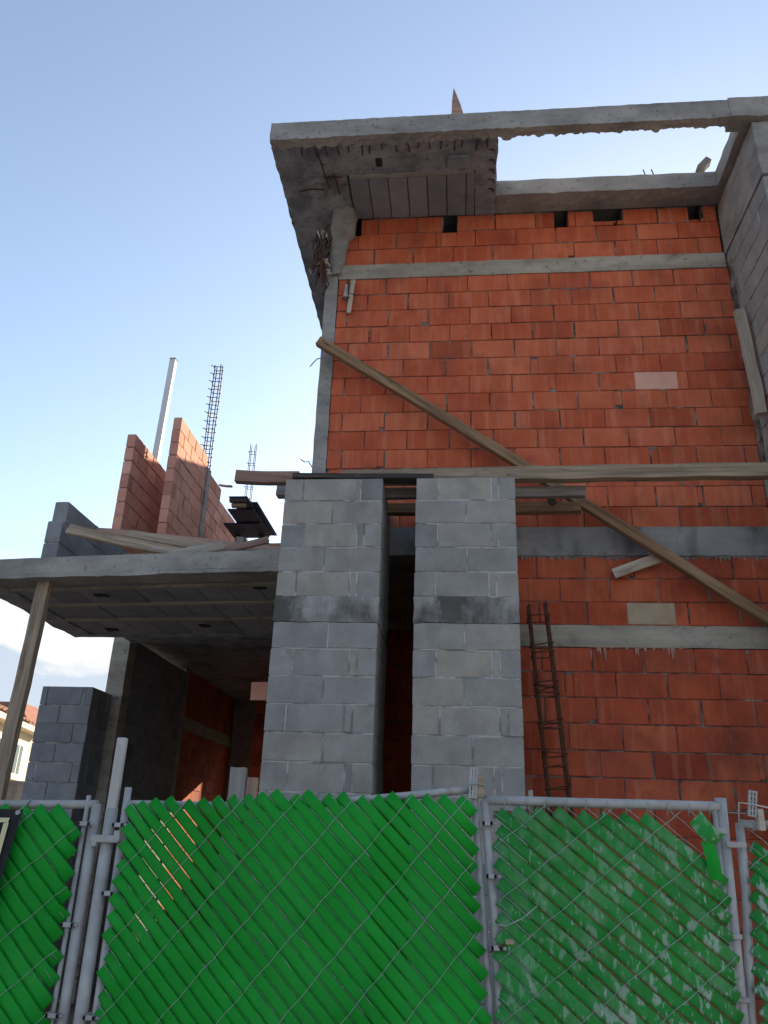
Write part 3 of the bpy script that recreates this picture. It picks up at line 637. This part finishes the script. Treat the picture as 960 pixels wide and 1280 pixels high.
b = MB(); b.tube([(-1.13, 6.365, 6.62), (-1.155, 6.36, 6.58), (-1.11, 6.355, 6.57), (-1.08, 6.36, 6.60)], .008, 6); b.tube([(-1.115, 6.37, 6.76), (-1.10, 6.365, 6.82), (-1.085, 6.365, 6.76), (-1.085, 6.362, 6.65), (-1.02, 6.362, 6.625)], .006, 6); b.build('wire', 'wood_dark', t)
# above the roof
b = MB(); a = [(-.068, 5.60, 7.82), (.062, 5.60, 7.82), (.058, 5.60, 8.13), (.03, 5.60, 8.26), (-.012, 5.60, 8.41), (-.036, 5.60, 8.49), (-.052, 5.60, 8.32)]
n = len(a)
for p in a: b.v.append(Vector(p))
for p in a: b.v.append(Vector(p)+Vector((0, .03, 0)))
b.face(list(range(n))); b.face(list(range(2*n-1, n-1, -1)))
for i in range(n): b.face([i, n+i, n+(i+1) % n, (i+1) % n])
tag(b.build('pointed_board', 'wood_pink'), 'pointed reddish board standing upright above the roof edge', 'board', kind='thing')
plank('board', (2.24, 6.45, 8.03), (2.78, 6.42, 8.035), .03, .05, 'wood', 'flat board lying on the roof beside the roof opening', 'board', seed=14, bow=.001)
plank('timber_block', (2.46, 6.36, 8.055), (2.555, 6.36, 8.16), .07, .10, 'wood_grey', 'short tilted timber offcut on the flat roof board', 'timber', seed=15, bow=0)
b = MB()
plank('board', (2.50, 6.55, 7.80), (2.50, 6.55, 8.01), .09, .09, 'wood_grey', 'short upright timber under the flat roof board', 'timber', seed=16, bow=0)
t = thing('rebar_stub', (1.88, 6.2, 7.8), 'two little bent bars poking up from the beam behind the roof opening', 'rebar')
for x in (1.86, 1.94):
    b = MB(); b.tube([(x, 6.2, 7.79), (x+.005, 6.19, 7.86), (x-.012, 6.18, 7.91)], .006, 5); b.build('bar', 'rebar_grey', t)
# planks on the porch slab
GP = 'loose planks on the porch slab'
plank('plank', (-3.32, 6.0, 3.99), (-1.95, 5.98, 3.70), .10, .035, 'wood', 'long brown plank sloping down from the parapet stub over the porch slab', 'plank', GP, seed=20, bow=.012, face=(0, -1, .5))
plank('plank', (-3.38, 6.62, 4.205), (-1.46, 6.58, 3.98), .07, .05, 'wood_pink', 'long reddish plank lying behind the sloping plank at the partition foot', 'plank', GP, seed=21, bow=.01, face=(0, -1, .4))
plank('plank', (-2.95, 6.35, 4.08), (-1.40, 6.25, 3.80), .11, .03, 'wood', 'thin grey brown plank half hidden between two longer planks', 'plank', GP, seed=22, bow=.01, face=(0, -1, .8))
plank('plank', (-2.33, 5.84, 3.69), (-1.93, 5.95, 3.81), .10, .05, 'wood_pale', 'short pale offcut propped on the edge of the porch slab', 'plank', GP, seed=23, bow=.002, face=(0, -1, .6))
plank('plank', (-1.95, 5.90, 3.70), (-1.42, 5.88, 3.72), .12, .03, 'wood_pink', 'flat reddish board on the slab edge beside the pillar', 'plank', GP, seed=24, bow=.002, face=(0, -.5, 1))
plank('plank', (-2.92, 5.98, 3.69), (-2.60, 5.95, 3.705), .08, .03, 'wood_brown', 'small dark brown scrap lying under the sloping plank', 'plank', GP, seed=25, bow=.002, face=(0, -.5, 1))
plank('plank', (-2.75, 6.15, 3.71), (-1.62, 6.05, 3.80), .12, .03, 'wood_grey', 'grey warped plank lying low among the others, nearest the slab surface', 'plank', GP, seed=27, bow=.02, face=(0, -.8, 1))
plank('plank', (-3.15, 6.75, 4.00), (-1.60, 6.9, 4.16), .09, .03, 'wood_brown', 'dark brown plank crossing behind the reddish one at the partition foot', 'plank', GP, seed=28, bow=.015, face=(0, -1, .6))
plank('plank', (-2.20, 5.95, 3.70), (-1.60, 6.10, 3.93), .07, .025, 'wood_pink', 'narrow reddish stick leaning up between the slab edge and the pile', 'plank', GP, seed=29, bow=.004, face=(0, -1, .4))
plank('timber_block', (-1.86, 6.2, 3.67), (-1.86, 6.2, 3.98), .07, .07, 'wood_grey', 'short upright block holding up the reddish plank', 'timber', seed=26, bow=0)
# prop under the porch
plank('timber_prop', (-3.40, 5.955, 3.505), (-3.44, 5.93, 0.0), .105, .075, 'wood', 'leaning square timber prop holding up the porch slab corner', 'prop', seed=30, bow=.012)
# boards behind the fence, orange board
GB = 'board ends behind the green fence'
plank('board', (-1.115, 4.0, 0), (-1.09, 4.0, 1.945), .08, .03, 'wood_grey', 'upright grey board just behind the fence, left of a shorter pale one', 'board', GB, seed=31)
plank('board', (-1.03, 4.02, 0), (-1.015, 4.02, 1.895), .055, .03, 'wood_pink', 'shorter pale rust stained board standing beside the upright grey board', 'board', GB, seed=32)
plank('stake', (.262, 3.30, 0), (.272, 3.30, 1.832), .017, .02, 'wood_pale', 'thin pale stake behind the rail of the scuffed fence panel', 'stake', GB, seed=33)
plank('board', (.13, 3.32, 1.745), (.262, 3.325, 1.75), .03, .02, 'wood_pink', 'tiny pale crosspiece nailed to the thin stake', 'board', GB, seed=34, bow=0)
plank('board', (-1.86, 7.0, 2.815), (-1.36, 6.9, 2.815), .16, .04, 'clay_partition', 'short orange board sticking out behind the block pillar', 'board', seed=35, bow=0)

# ================================================================ rebar tangle under the roof corner
t = thing('rebar_tangle', (-1.33, 6.45, 7.0), 'tangle of bent rebar and torn paper hanging at the column head', 'rebar')
pr = random.Random(21)
for i in range(22):
    x = -1.37+pr.uniform(-.09, .06); y = 6.33+pr.uniform(-.03, .03)
    z0_ = 7.60-pr.uniform(0, .25)
    pts = [(x+.03, y+.05, z0_+pr.uniform(-.2, .0))]
    for k in range(1, 6):
        pts.append((x+pr.uniform(-.03, .03)-.008*k+(.04 if k > 3 else 0), y+pr.uniform(-.03, .03)-.01*k, z0_-(.13+.01*i % .04)*k+pr.uniform(-.02, .02)))
    b = MB(); b.tube(pts, .0075, 5); b.build('bar', 'rust' if i % 2 else 'rebar_grey', t)
for i in range(4):
    x, z = -1.36+pr.uniform(-.04, .05), 6.95+pr.uniform(-.12, .06)
    b = MB(); b.tube([(x+.05*math.cos(k*.9), 6.31-.01*k, z+.06*math.sin(k*.9)) for k in range(8)], .006, 5); b.build('wire', 'rust', t)
for (x, z, s) in ((-1.42, 6.93, .06), (-1.455, 6.87, .05), (-1.33, 7.0, .04), (-1.41, 7.36, .045), (-1.35, 7.34, .05), (-1.30, 6.88, .035), (-1.43, 6.99, .035), (-1.37, 7.40, .03)):
    b = MB()
    for k in range(3):
        X = Matrix.Translation((x+pr.uniform(-.02, .02), 6.31, z)) @ Matrix.Rotation(pr.uniform(-.9, .9), 4, 'Y') @ Matrix.Rotation(pr.uniform(-.8, .8), 4, 'X') @ Matrix.Rotation(pr.uniform(-1, 1), 4, 'Z')
        b.box(-s*.2, s*.2, -.003, .003, -s, s, .001, X=X)
    b.build('torn_paper', 'paper', t)

for lab, pts in (('thin wire end curling out beside the corner column at the long brace', [(-1.30, 6.42, 5.93), (-1.36, 6.38, 5.90), (-1.40, 6.36, 5.83), (-1.42, 6.36, 5.80)]),
                 ('thin bent wire sticking out of the corner column just above the dark plank', [(-1.33, 6.41, 4.74), (-1.37, 6.38, 4.80), (-1.40, 6.37, 4.785), (-1.44, 6.36, 4.81)])):
    t = thing('wire_end', pts[0], lab, 'wire'); b = MB(); b.tube(pts, .005, 5); b.build('strand', 'rebar_grey', t)

# ================================================================ green slatted fence
def clip_line(poly, c, d):
    """interval of the line c + t d inside a convex polygon (x, z)"""
    lo, hi = -9, 9; n = len(poly)
    for i in range(n):
        ax, az = poly[i]; bx, bz = poly[(i+1) % n]
        nx, nz_ = -(bz-az), (bx-ax)         # inward for counter-clockwise
        den = nx*d[0]+nz_*d[1]; num = nx*(c[0]-ax)+nz_*(c[1]-az)
        if abs(den) < 1e-9:
            if num < 0: return None
            continue
        tt = -num/den
        if den > 0: lo = max(lo, tt)
        else: hi = min(hi, tt)
    return (lo, hi) if hi-lo > .03 else None
def slats(name, m, parent, poly, y, ang, pitch, width, seed, end=.012, gapnoise=0.0, gap_x=None, tilt=.0035):
    pr = random.Random(seed); d = (math.cos(ang), -math.sin(ang)); nv = (math.sin(ang), math.cos(ang))
    cs = [p[0]*nv[0]+p[1]*nv[1] for p in poly]; k = min(cs)+pitch*.3; mb = MB(); ends = []
    while k < max(cs):
        c = (nv[0]*k, nv[1]*k); seg = clip_line(poly, c, d)
        if seg:
            a, e = seg[0]+pr.uniform(-end, end*.6), seg[1]+pr.uniform(-end*.6, end); L_ = e-a; n = max(2, int(L_/.06)); w = width*(1+pr.uniform(-.03, .02)); tn = min(1, max(0, pr.gauss(.5, .2)))
            dr = pr.uniform(-.003, .003); rows = []; fold = [pr.choice((0, 0, .006, -.008, .014, .02)) for _ in (0, 1)]
            for i in range(n+1):
                s_ = a+L_*i/n; px, pz = c[0]+d[0]*s_, c[1]+d[1]*s_
                off = noise.noise(Vector((px*4, pz*4, seed*3.7+k)))*.0016+dr*.35
                wob = noise.noise(Vector((s_*2.5, k*40, seed)))*.004
                yy = y+wob+.0022*math.sin(s_*math.pi/(pitch*1.5)+k*9)
                curl = 0.0014+(.006*pr.random() if i in (0, n) else 0)
                ring = []
                wl = w*(1-.075*max(0, min(1, (gap_x-px)/.25))*(pz > 1.28)) if gap_x is not None else w
                bend = (fold[0] if i == 0 else fold[1] if i == n else 0)
                tw = noise.noise(Vector((s_*3, k*17, 4)))*.002+tilt
                for (q, dy) in ((-.5, .0), (-.25, -curl*.75), (0, -curl), (.25, -curl*.75), (.5, .0)):
                    ring.append(len(mb.v)); o = q*wl+off; mb.v.append(Vector((px+nv[0]*o, yy+dy+tw*q*2+bend, pz+nv[1]*o)))
                for (q, dy) in ((.49, .010), (0, .010), (-.49, .010)):
                    ring.append(len(mb.v)); o = q*wl+off; mb.v.append(Vector((px+nv[0]*o, yy+dy+tw*q*2+bend, pz+nv[1]*o)))
                rows.append(ring)
            for i in range(n):
                for j in range(8):
                    mb.face([rows[i][j], rows[i][(j+1) % 8], rows[i+1][(j+1) % 8], rows[i+1][j]], tn, 0, j < 4)
            mb.face(rows[0][::-1], tn); mb.face(rows[-1], tn)
        k += pitch*(1+pr.uniform(-.012, .012)+gapnoise*pr.random())
    o = mb.build(name, m, parent)
    bm = bmesh.new(); bm.from_mesh(o.data); bmesh.ops.recalc_face_normals(bm, faces=bm.faces); bm.to_mesh(o.data); bm.free()
    return o
def mesh_wires(parent, poly, y, ang, step, ang2, step2, r=.0013):
    mb = MB()
    for (A, st, yo, sg) in ((ang, step, -.011, 1), (ang2, step2, .004, -1)):
        d = (math.cos(A), sg*math.sin(A)); nv = (-d[1], d[0])
        cs = [p[0]*nv[0]+p[1]*nv[1] for p in poly]; k = min(cs)+st*.4
        while k < max(cs):
            c = (nv[0]*k, nv[1]*k); seg = clip_line(poly, c, d)
            if seg:
                n = max(3, int((seg[1]-seg[0])/.055)); pts = []
                for i in range(n+1):
                    s_ = seg[0]+(seg[1]-seg[0])*i/n
                    wv = .004*math.sin(i*math.pi/1.5)
                    pts.append((c[0]+d[0]*s_+nv[0]*wv*.6, y+yo+noise.noise(Vector((s_*3, k*9, 1)))*.002, c[1]+d[1]*s_+nv[1]*wv*.6))
                mb.tube(pts, r, 4)
            k += st*(1+.0)
    return mb.build('chain_link_mesh', 'wire', parent)
def bar(parent, name, pts, r, m='galv', n=12):
    b = MB(); b.tube(pts, r, n); return b.build(name, m, parent)
def clamp(parent, x0, x1, y, z, name='clamp'):
    b = MB(); b.box(x0, x1, y-.034, y-.024, z-.008, z+.008, .002); b.box(x0, x0+.012, y-.034, y+.02, z-.008, z+.008, .002); b.box(x1-.012, x1, y-.034, y+.02, z-.008, z+.008, .002)
    b.tube([(x1+.004, y-.03, z), (x1+.014, y-.03, z)], .006, 6); return b.build(name, 'galv', parent)
YF = 3.20; GF = 'green slatted chain link fence panels'
# the big gate leaf
t = thing('slatted_fence', (-.63, YF, 0), 'widest chain link panel with bright clean green slats between two posts', 'fence panel', GF)
bar(t, 'side_rail', [(-1.312, YF+.02, .12), (-1.318, YF+.02, 1.80)], .014)
bar(t, 'side_rail', [(.135, YF+.02, .12), (.100, YF+.02, 1.07), (.052, YF+.02, 1.80)], .013)
bar(t, 'top_rail', [(-1.318, YF+.026, 1.738), (-.7, YF+.026, 1.745), (-.2, YF+.026, 1.800), (.05, YF+.026, 1.832)], .015)
bar(t, 'bottom_rail', [(-1.312, YF+.026, .14), (.13, YF+.026, .14)], .018)
polyL = [(-1.315, .10), (.125, .10), (.085, 1.06), (.035, 1.85), (-.29, 1.826), (-.74, 1.785), (-1.29, 1.778)]
slats('privacy_slats', 'green', t, polyL, YF-.02, R(44), .0450, .0418, 11, end=.015, gap_x=-.72, tilt=.001)
mesh_wires(t, [(-1.30, .1), (.10, .1), (.07, 1.06), (.03, 1.81), (-1.30, 1.75)], YF-.02, R(49), .158, R(44), .0450)
for z in (.55, 1.02, 1.42, 1.66): clamp(t, -1.345, -1.30, YF+.01, z)
# right hand panel
t = thing('slatted_fence', (.53, YF, 0), 'chain link panel whose green slats are scuffed white, missing at one top corner', 'fence panel', GF)
bar(t, 'side_rail', [(.178, YF+.02, .1), (.134, YF+.02, 1.07), (.120, YF+.02, 1.40), (.092, YF+.02, 1.79)], .017)
bar(t, 'top_rail', [(.085, YF+.02, 1.793), (.50, YF+.018, 1.793), (.955, YF+.02, 1.795)], .0175)
b = MB(); b.tube([(.93, YF+.02, .1), (.932, YF+.02, 1.12), (.938, YF+.02, 1.78)], .009, 8); b.build('tension_bar', 'galv', t)
bar(t, 'bottom_rail', [(.178, YF+.02, .12), (.95, YF+.02, .12)], .0175)
polyR = [(.175, .10), (.935, .10), (.935, 1.12), (.930, 1.55), (.80, 1.70), (.72, 1.752), (.135, 1.752), (.130, 1.07)]
slats('privacy_slats', 'green_worn', t, polyR, YF-.012, R(38.5), .0465, .0432, 12, end=.016, tilt=.001)
mesh_wires(t, [(.15, .1), (.94, .1), (.94, 1.775), (.12, 1.775)], YF-.012, R(37.5), .150, R(38.5), .0465)
# loose slat pieces at the missing corner
b = MB(); prev = None
for i in range(9):
    u = i/8; p = Vector((.855+.075*u, YF-.02-.025*math.sin(u*math.pi), 1.755-.075*u-.02*math.sin(u*3)))
    a = len(b.v); b.v += [p+Vector((.022, .006, .022)), p+Vector((0, -.008, 0)), p-Vector((.022, -.006, .022))]
    if prev is not None: b.face([prev, prev+1, a+1, a], .7, 0, True); b.face([prev+1, prev+2, a+2, a+1], .7, 0, True)
    prev = a
b.build('loose_slat', 'green_worn', t)
b = MB(); prev = None
for i in range(7):
    u = i/6; p = Vector((.885+.018*u, YF-.03-.008*math.sin(u*4), 1.672-.125*u))
    a = len(b.v); b.v += [p+Vector((-.022, .004, 0)), p+Vector((0, -.006, 0)), p+Vector((.024, .004, .0))]
    if prev is not None: b.face([prev, a, a+1, prev+1], .8, 0, True); b.face([prev+1, a+1, a+2, prev+2], .8, 0, True)
    prev = a
b.build('loose_slat', 'green', t)
for i in range(11):
    x = .17+i*.075; bar(t, 'tie_wire', [(x-.01, YF, 1.755), (x, YF-.004, 1.80), (x+.004, YF+.03, 1.812), (x+.012, YF+.004, 1.76)], .0016, 'wire', 5)
for z in (1.03, 1.30, 1.53, 1.71): clamp(t, .075+(1.79-z)*.06, .115+(1.79-z)*.06, YF+.01, z)
# small far right panel
t = thing('slatted_fence', (1.4, YF+.02, 0), 'chain link panel beside the side wall with faded green slats, cut by the frame', 'fence panel', GF)
bar(t, 'side_rail', [(.995, YF+.05, .1), (.985, YF+.05, 1.13), (1.022, YF+.05, 1.50), (1.03, YF+.05, 1.74)], .016)
bar(t, 'top_rail', [(1.03, YF+.05, 1.74), (1.075, YF+.05, 1.735), (1.085, YF+.05, 1.72)], .015)
bar(t, 'top_rail', [(1.075, YF+.07, 1.738), (1.9, YF+.07, 1.74)], .015)
bar(t, 'bottom_rail', [(.995, YF+.05, .12), (1.9, YF+.05, .12)], .016)
bar(t, 'side_rail', [(1.9, YF+.05, .1), (1.9, YF+.05, 1.74)], .016)
slats('privacy_slats', 'green_worn', t, [(1.02, .1), (1.9, .1), (1.9, 1.66), (1.05, 1.66), (1.03, 1.40), (1.0, 1.13)], YF+.02, R(40), .0465, .0432, 13, tilt=.001)
mesh_wires(t, [(1.0, .1), (1.9, .1), (1.9, 1.72), (1.03, 1.72)], YF+.02, R(37), .150, R(40), .0465)
# far left panel
t = thing('slatted_fence', (-1.8, YF, 0), 'chain link panel with the black banner and wide green slats', 'fence panel', GF)
bar(t, 'top_rail', [(-2.6, YF+.02, 1.70), (-1.435, YF+.02, 1.733)], .0165)
bar(t, 'side_rail', [(-1.435, YF+.02, .1), (-1.437, YF+.02, 1.735)], .020)
bar(t, 'side_rail', [(-2.6, YF+.02, .1), (-2.6, YF+.02, 1.70)], .018)
bar(t, 'bottom_rail', [(-2.6, YF+.02, .12), (-1.435, YF+.02, .12)], .0165)
bar(t, 'tension_bar', [(-1.475, YF+.012, .1), (-1.472, YF+.012, 1.765)], .009)
slats('privacy_slats', 'green', t, [(-2.58, .1), (-1.485, .1), (-1.485, 1.66), (-1.53, 1.715), (-1.70, 1.715), (-2.58, 1.67)], YF-.02, R(43), .0510, .0474, 14, end=.014, tilt=.001)
mesh_wires(t, [(-2.58, .1), (-1.48, .1), (-1.48, 1.70), (-2.58, 1.67)], YF-.02, R(41), .158, R(43), .0510)
for z in (.6, 1.02, 1.31, 1.66): clamp(t, -1.485, -1.435, YF+.01, z)
# posts
GPs = 'fence posts'
t = thing('fence_post', (-1.372, YF+.01, 0), 'grey gate post with a tall pale peeling top beside the banner panel', 'post', GPs)
bar(t, 'pipe', [(-1.366, YF+.015, 0), (-1.370, YF+.015, 1.72)], .024, n=14)
b = MB(); X = Matrix.Translation((-1.372, YF+.02, 1.62)); b.box(-.020, .018, -.014, .014, 0, .37, .004, X=X); b.build('peeling_top', 'peeling', t)
b = MB(); b.box(-1.425, -1.315, YF-.018, YF-.008, 1.595, 1.622, .003); b.box(-1.42, -1.40, YF-.02, YF+.03, 1.58, 1.60, .003); b.box(-1.335, -1.31, YF-.02, YF+.02, 1.60, 1.64, .003); b.build('hinge', 'galv', t)
t = thing('fence_post', (.957, YF+.02, 0), 'pale galvanised post at the far end of the scuffed panel', 'post', GPs)
bar(t, 'pipe', [(.950, YF+.03, 0), (.949, YF+.03, 1.12), (.966, YF+.03, 1.825)], .021, n=14)
b = MB(); b.box(.93, .972, YF+.006, YF+.012, 1.70, 1.72, .002); b.box(.96, 1.03, YF+.0, YF+.008, 1.655, 1.675, .002); b.build('bracket', 'galv', t)
b = MB(); b.box(.915, .975, YF+.0, YF+.006, 1.36, 1.376, .002); b.box(.915, .975, YF+.0, YF+.006, 1.17, 1.185, .002); b.build('band', 'galv', t)
# strapped tops
def strap(name, x, z, w, h, lean, label, m1='galv'):
    t = thing(name, (x, YF, z), label, 'bracket', 'perforated straps on the fence')
    X = Matrix.Translation((x, YF+.0, z)) @ Matrix.Rotation(lean, 4, 'Y')
    b = MB(); n = 5
    for i in range(n+1): b.box(-w/2, w/2, -.006, .006, h*i/n-.003, h*i/n+.003, .001, X=X)
    for q in (-.5, 0, .5): b.box(q*w-.0035, q*w+.0035, -.0075, .0075, -.004, h+.004, .001, X=X)
    b.build('perforated_strip', m1, t)
    return t
t = strap('strap_bracket', .046, 1.800, .024, .105, R(4), 'perforated steel strap tied upright beside a wooden peg on the fence')
b = MB(); b.box(.066, .090, YF-.01, YF+.01, 1.80, 1.885, .003); b.build('peg', 'wood', t)
bar(t, 'tie_wire', [(.03, YF-.014, 1.845), (.06, YF-.016, 1.85), (.10, YF-.014, 1.842)], .003, 'wire', 5)
t = strap('strap_bracket', 1.062, 1.765, .022, .085, R(10), 'perforated steel strap wired above the faded panel by the side wall')
b = MB(); b.box(1.082, 1.105, YF-.004, YF+.03, 1.715, 1.79, .003, X=Matrix.Rotation(0, 4, 'Y')); b.build('peg', 'wood_pale', t)
bar(t, 'tie_wire', [(1.02, YF+.03, 1.72), (1.022, YF, 1.81), (1.06, YF-.012, 1.805), (1.15, YF, 1.79)], .003, 'peeling', 5)
bar(t, 'tie_wire', [(.97, YF+.02, 1.775), (1.06, YF, 1.772)], .0016, 'wire', 5)
# loose tie on the scuffed panel
t = thing('tie_wire', (.13, YF, 1.35), 'rusty twist of wire tied round the leaning rail between the panels', 'wire')
bar(t, 'strand', [(.10, YF-.01, 1.385), (.12, YF-.02, 1.375), (.16, YF-.03, 1.372), (.22, YF-.03, 1.40), (.27, YF-.028, 1.44)], .0025, 'wire', 5)
bar(t, 'strand', [(.10, YF-.012, 1.285), (.125, YF-.02, 1.30), (.15, YF-.03, 1.315), (.18, YF-.03, 1.325)], .003, 'rust', 5)
b = MB(); b.box(.155, .185, YF-.036, YF-.03, 1.315, 1.332, .002); b.build('tag', 'wood', t)

# banner on the far left panel
t = thing('banner', (-1.9, 3.12, 1.3), 'black edged banner with a cream border tied to the fence', 'banner')
def sheet_quad(mb, pts, y, n=10):
    ix = []
    for i in range(n+1):
        for j in range(n+1):
            u, v = i/n, j/n
            a = Vector(pts[0])*(1-u)+Vector(pts[1])*u; b_ = Vector(pts[3])*(1-u)+Vector(pts[2])*u; p = a*(1-v)+b_*v
            ix.append(len(mb.v)); mb.v.append(Vector((p.x, y+noise.noise(Vector((p.x*5, p.y*5, 2)))*.006, p.y)))
    for i in range(n):
        for j in range(n):
            k = i*(n+1)+j; mb.face([ix[k], ix[k+1], ix[k+n+2], ix[k+n+1]], .5, 0, True)
b = MB(); sheet_quad(b, [(-2.5, .75), (-1.79, 1.00), (-1.695, 1.705), (-2.5, 1.69)], 3.14); b.build('cloth', 'black', t)
b = MB(); sheet_quad(b, [(-2.47, 1.645), (-1.74, 1.655), (-1.737, 1.672), (-2.47, 1.662)], 3.131, 6); sheet_quad(b, [(-1.815, 1.05), (-1.795, 1.05), (-1.737, 1.655), (-1.758, 1.652)], 3.1305, 6); b.build('cream_border', 'cream', t)
b = MB(); b.tube([(-1.705, 3.118, 1.692), (-1.705, 3.126, 1.692)], .009, 10); b.build('eyelet', 'galv', t)
bar(t, 'tie_wire', [(-1.74, YF-.01, 1.70), (-1.705, 3.12, 1.694), (-1.70, YF, 1.745), (-1.72, YF, 1.715)], .0025, 'wire', 5)

# ================================================================ neighbouring houses
ang = R(14.5)
NH = Matrix.Translation((-11.33, 20.75, 0)) @ Matrix.Rotation(R(13), 4, 'Z')     # local y runs away, local x to the right; wall face at x = 0
t = thing('tiled_house', (-11.33, 20.75, 0), 'cream rendered house with an orange tiled roof beyond the timber prop', 'house')
b = MB(); b.box(-5, 0, -10, 0, 0, 3.9, .01, X=NH); b.build('wall', 'render', t)
b = MB(); n = 10
for sgn in (1, -1):
    for i in range(n):
        u0, u1 = i/n, (i+1)/n
        for j in range(34):
            v0, v1 = -10.3+j*.31, -10.3+(j+1)*.31
            f0, f1 = u0, u1*1.01
            if sgn == 1: xa_, xb_ = .35-f0*2.85, .35-f1*2.85
            else: xa_, xb_ = -5.35+f0*2.85, -5.35+f1*2.85
            z_a, z_b = 3.96+f0*1.25, 3.96+f1*1.25
            a = len(b.v); tn = rng.random()
            for (x, y, z) in ((xa_, v0+.01, z_a+.03), (xa_, (v0+v1)/2, z_a+.075), (xa_, v1-.01, z_a+.03), (xb_, v1-.01, z_b+.01), (xb_, (v0+v1)/2, z_b+.05), (xb_, v0+.01, z_b+.01)): b.v.append(NH @ Vector((x, y, z)))
            b.face([a, a+1, a+4, a+5], tn); b.face([a+1, a+2, a+3, a+4], tn)
b.box(-5.3, .30, -10.3, .25, 3.83, 3.965, .01, .5, 1, X=NH)
for y in (-9.99, -.15):      # gable ends
    a = len(b.v)
    for p in ((-5.0, y, 3.966), (0, y, 3.966), (-2.5, y, 5.16), (-5.0, y+.14, 3.966), (0, y+.14, 3.966), (-2.5, y+.14, 5.16)): b.v.append(NH @ Vector(p))
    for f in ([0, 1, 2], [5, 4, 3], [0, 2, 5, 3], [1, 4, 5, 2]): b.face([a+q for q in f], .5, 1)
b.build('roof', ['tile', 'render'], t)
for y0_, y1_ in ((-3.4, -2.25), (-1.45, -.75), (-6.6, -5.2)):
    w = MB(); w.box(.002, .05, y0_, y1_, 2.75, 3.55, .004, X=NH); wf = w.build('window', 'white_frame', t)
    ym = (y0_+y1_)/2
    w = MB(); w.box(.04, .056, y0_+.06, ym-.03, 2.81, 3.49, .002, X=NH); w.box(.04, .056, ym+.03, y1_-.06, 2.81, 3.49, .002, X=NH); w.build('pane', 'glass', wf)
    w = MB(); w.box(.003, .12, y0_-.08, y1_+.08, 2.66, 2.748, .004, X=NH); w.build('sill', 'white_frame', wf)
t = thing('tiled_house', (-25, 40, 0), 'farther house of which only a dark red roof tip shows over the block wall', 'house')
b = MB(); b.box(-30, -20.6, 37, 46, 0, 5.9, .01); b.build('wall', 'render', t)
b = MB(); a = [(-30.3, 36.7, 5.905), (-20.2, 36.7, 5.905), (-20.2, 46.3, 5.905), (-30.3, 46.3, 5.905), (-28, 39.2, 7.45), (-22.5, 39.2, 7.45), (-22.5, 44, 7.45), (-28, 44, 7.45)]
b.v = [Vector(p) for p in a]
for f in ([0, 1, 5, 4], [1, 2, 6, 5], [2, 3, 7, 6], [3, 0, 4, 7], [4, 5, 6, 7], [3, 2, 1, 0]): b.face(f)
b.build('roof', 'dark_tile', t)
b = MB(); b.box(-14.5, -7.7, 14.5, 14.7, 0, 2.38, .02)
tag(b.build('garden_wall', 'dark_band'), 'low dark grey garden wall in front of the tiled house', 'wall', kind='thing')
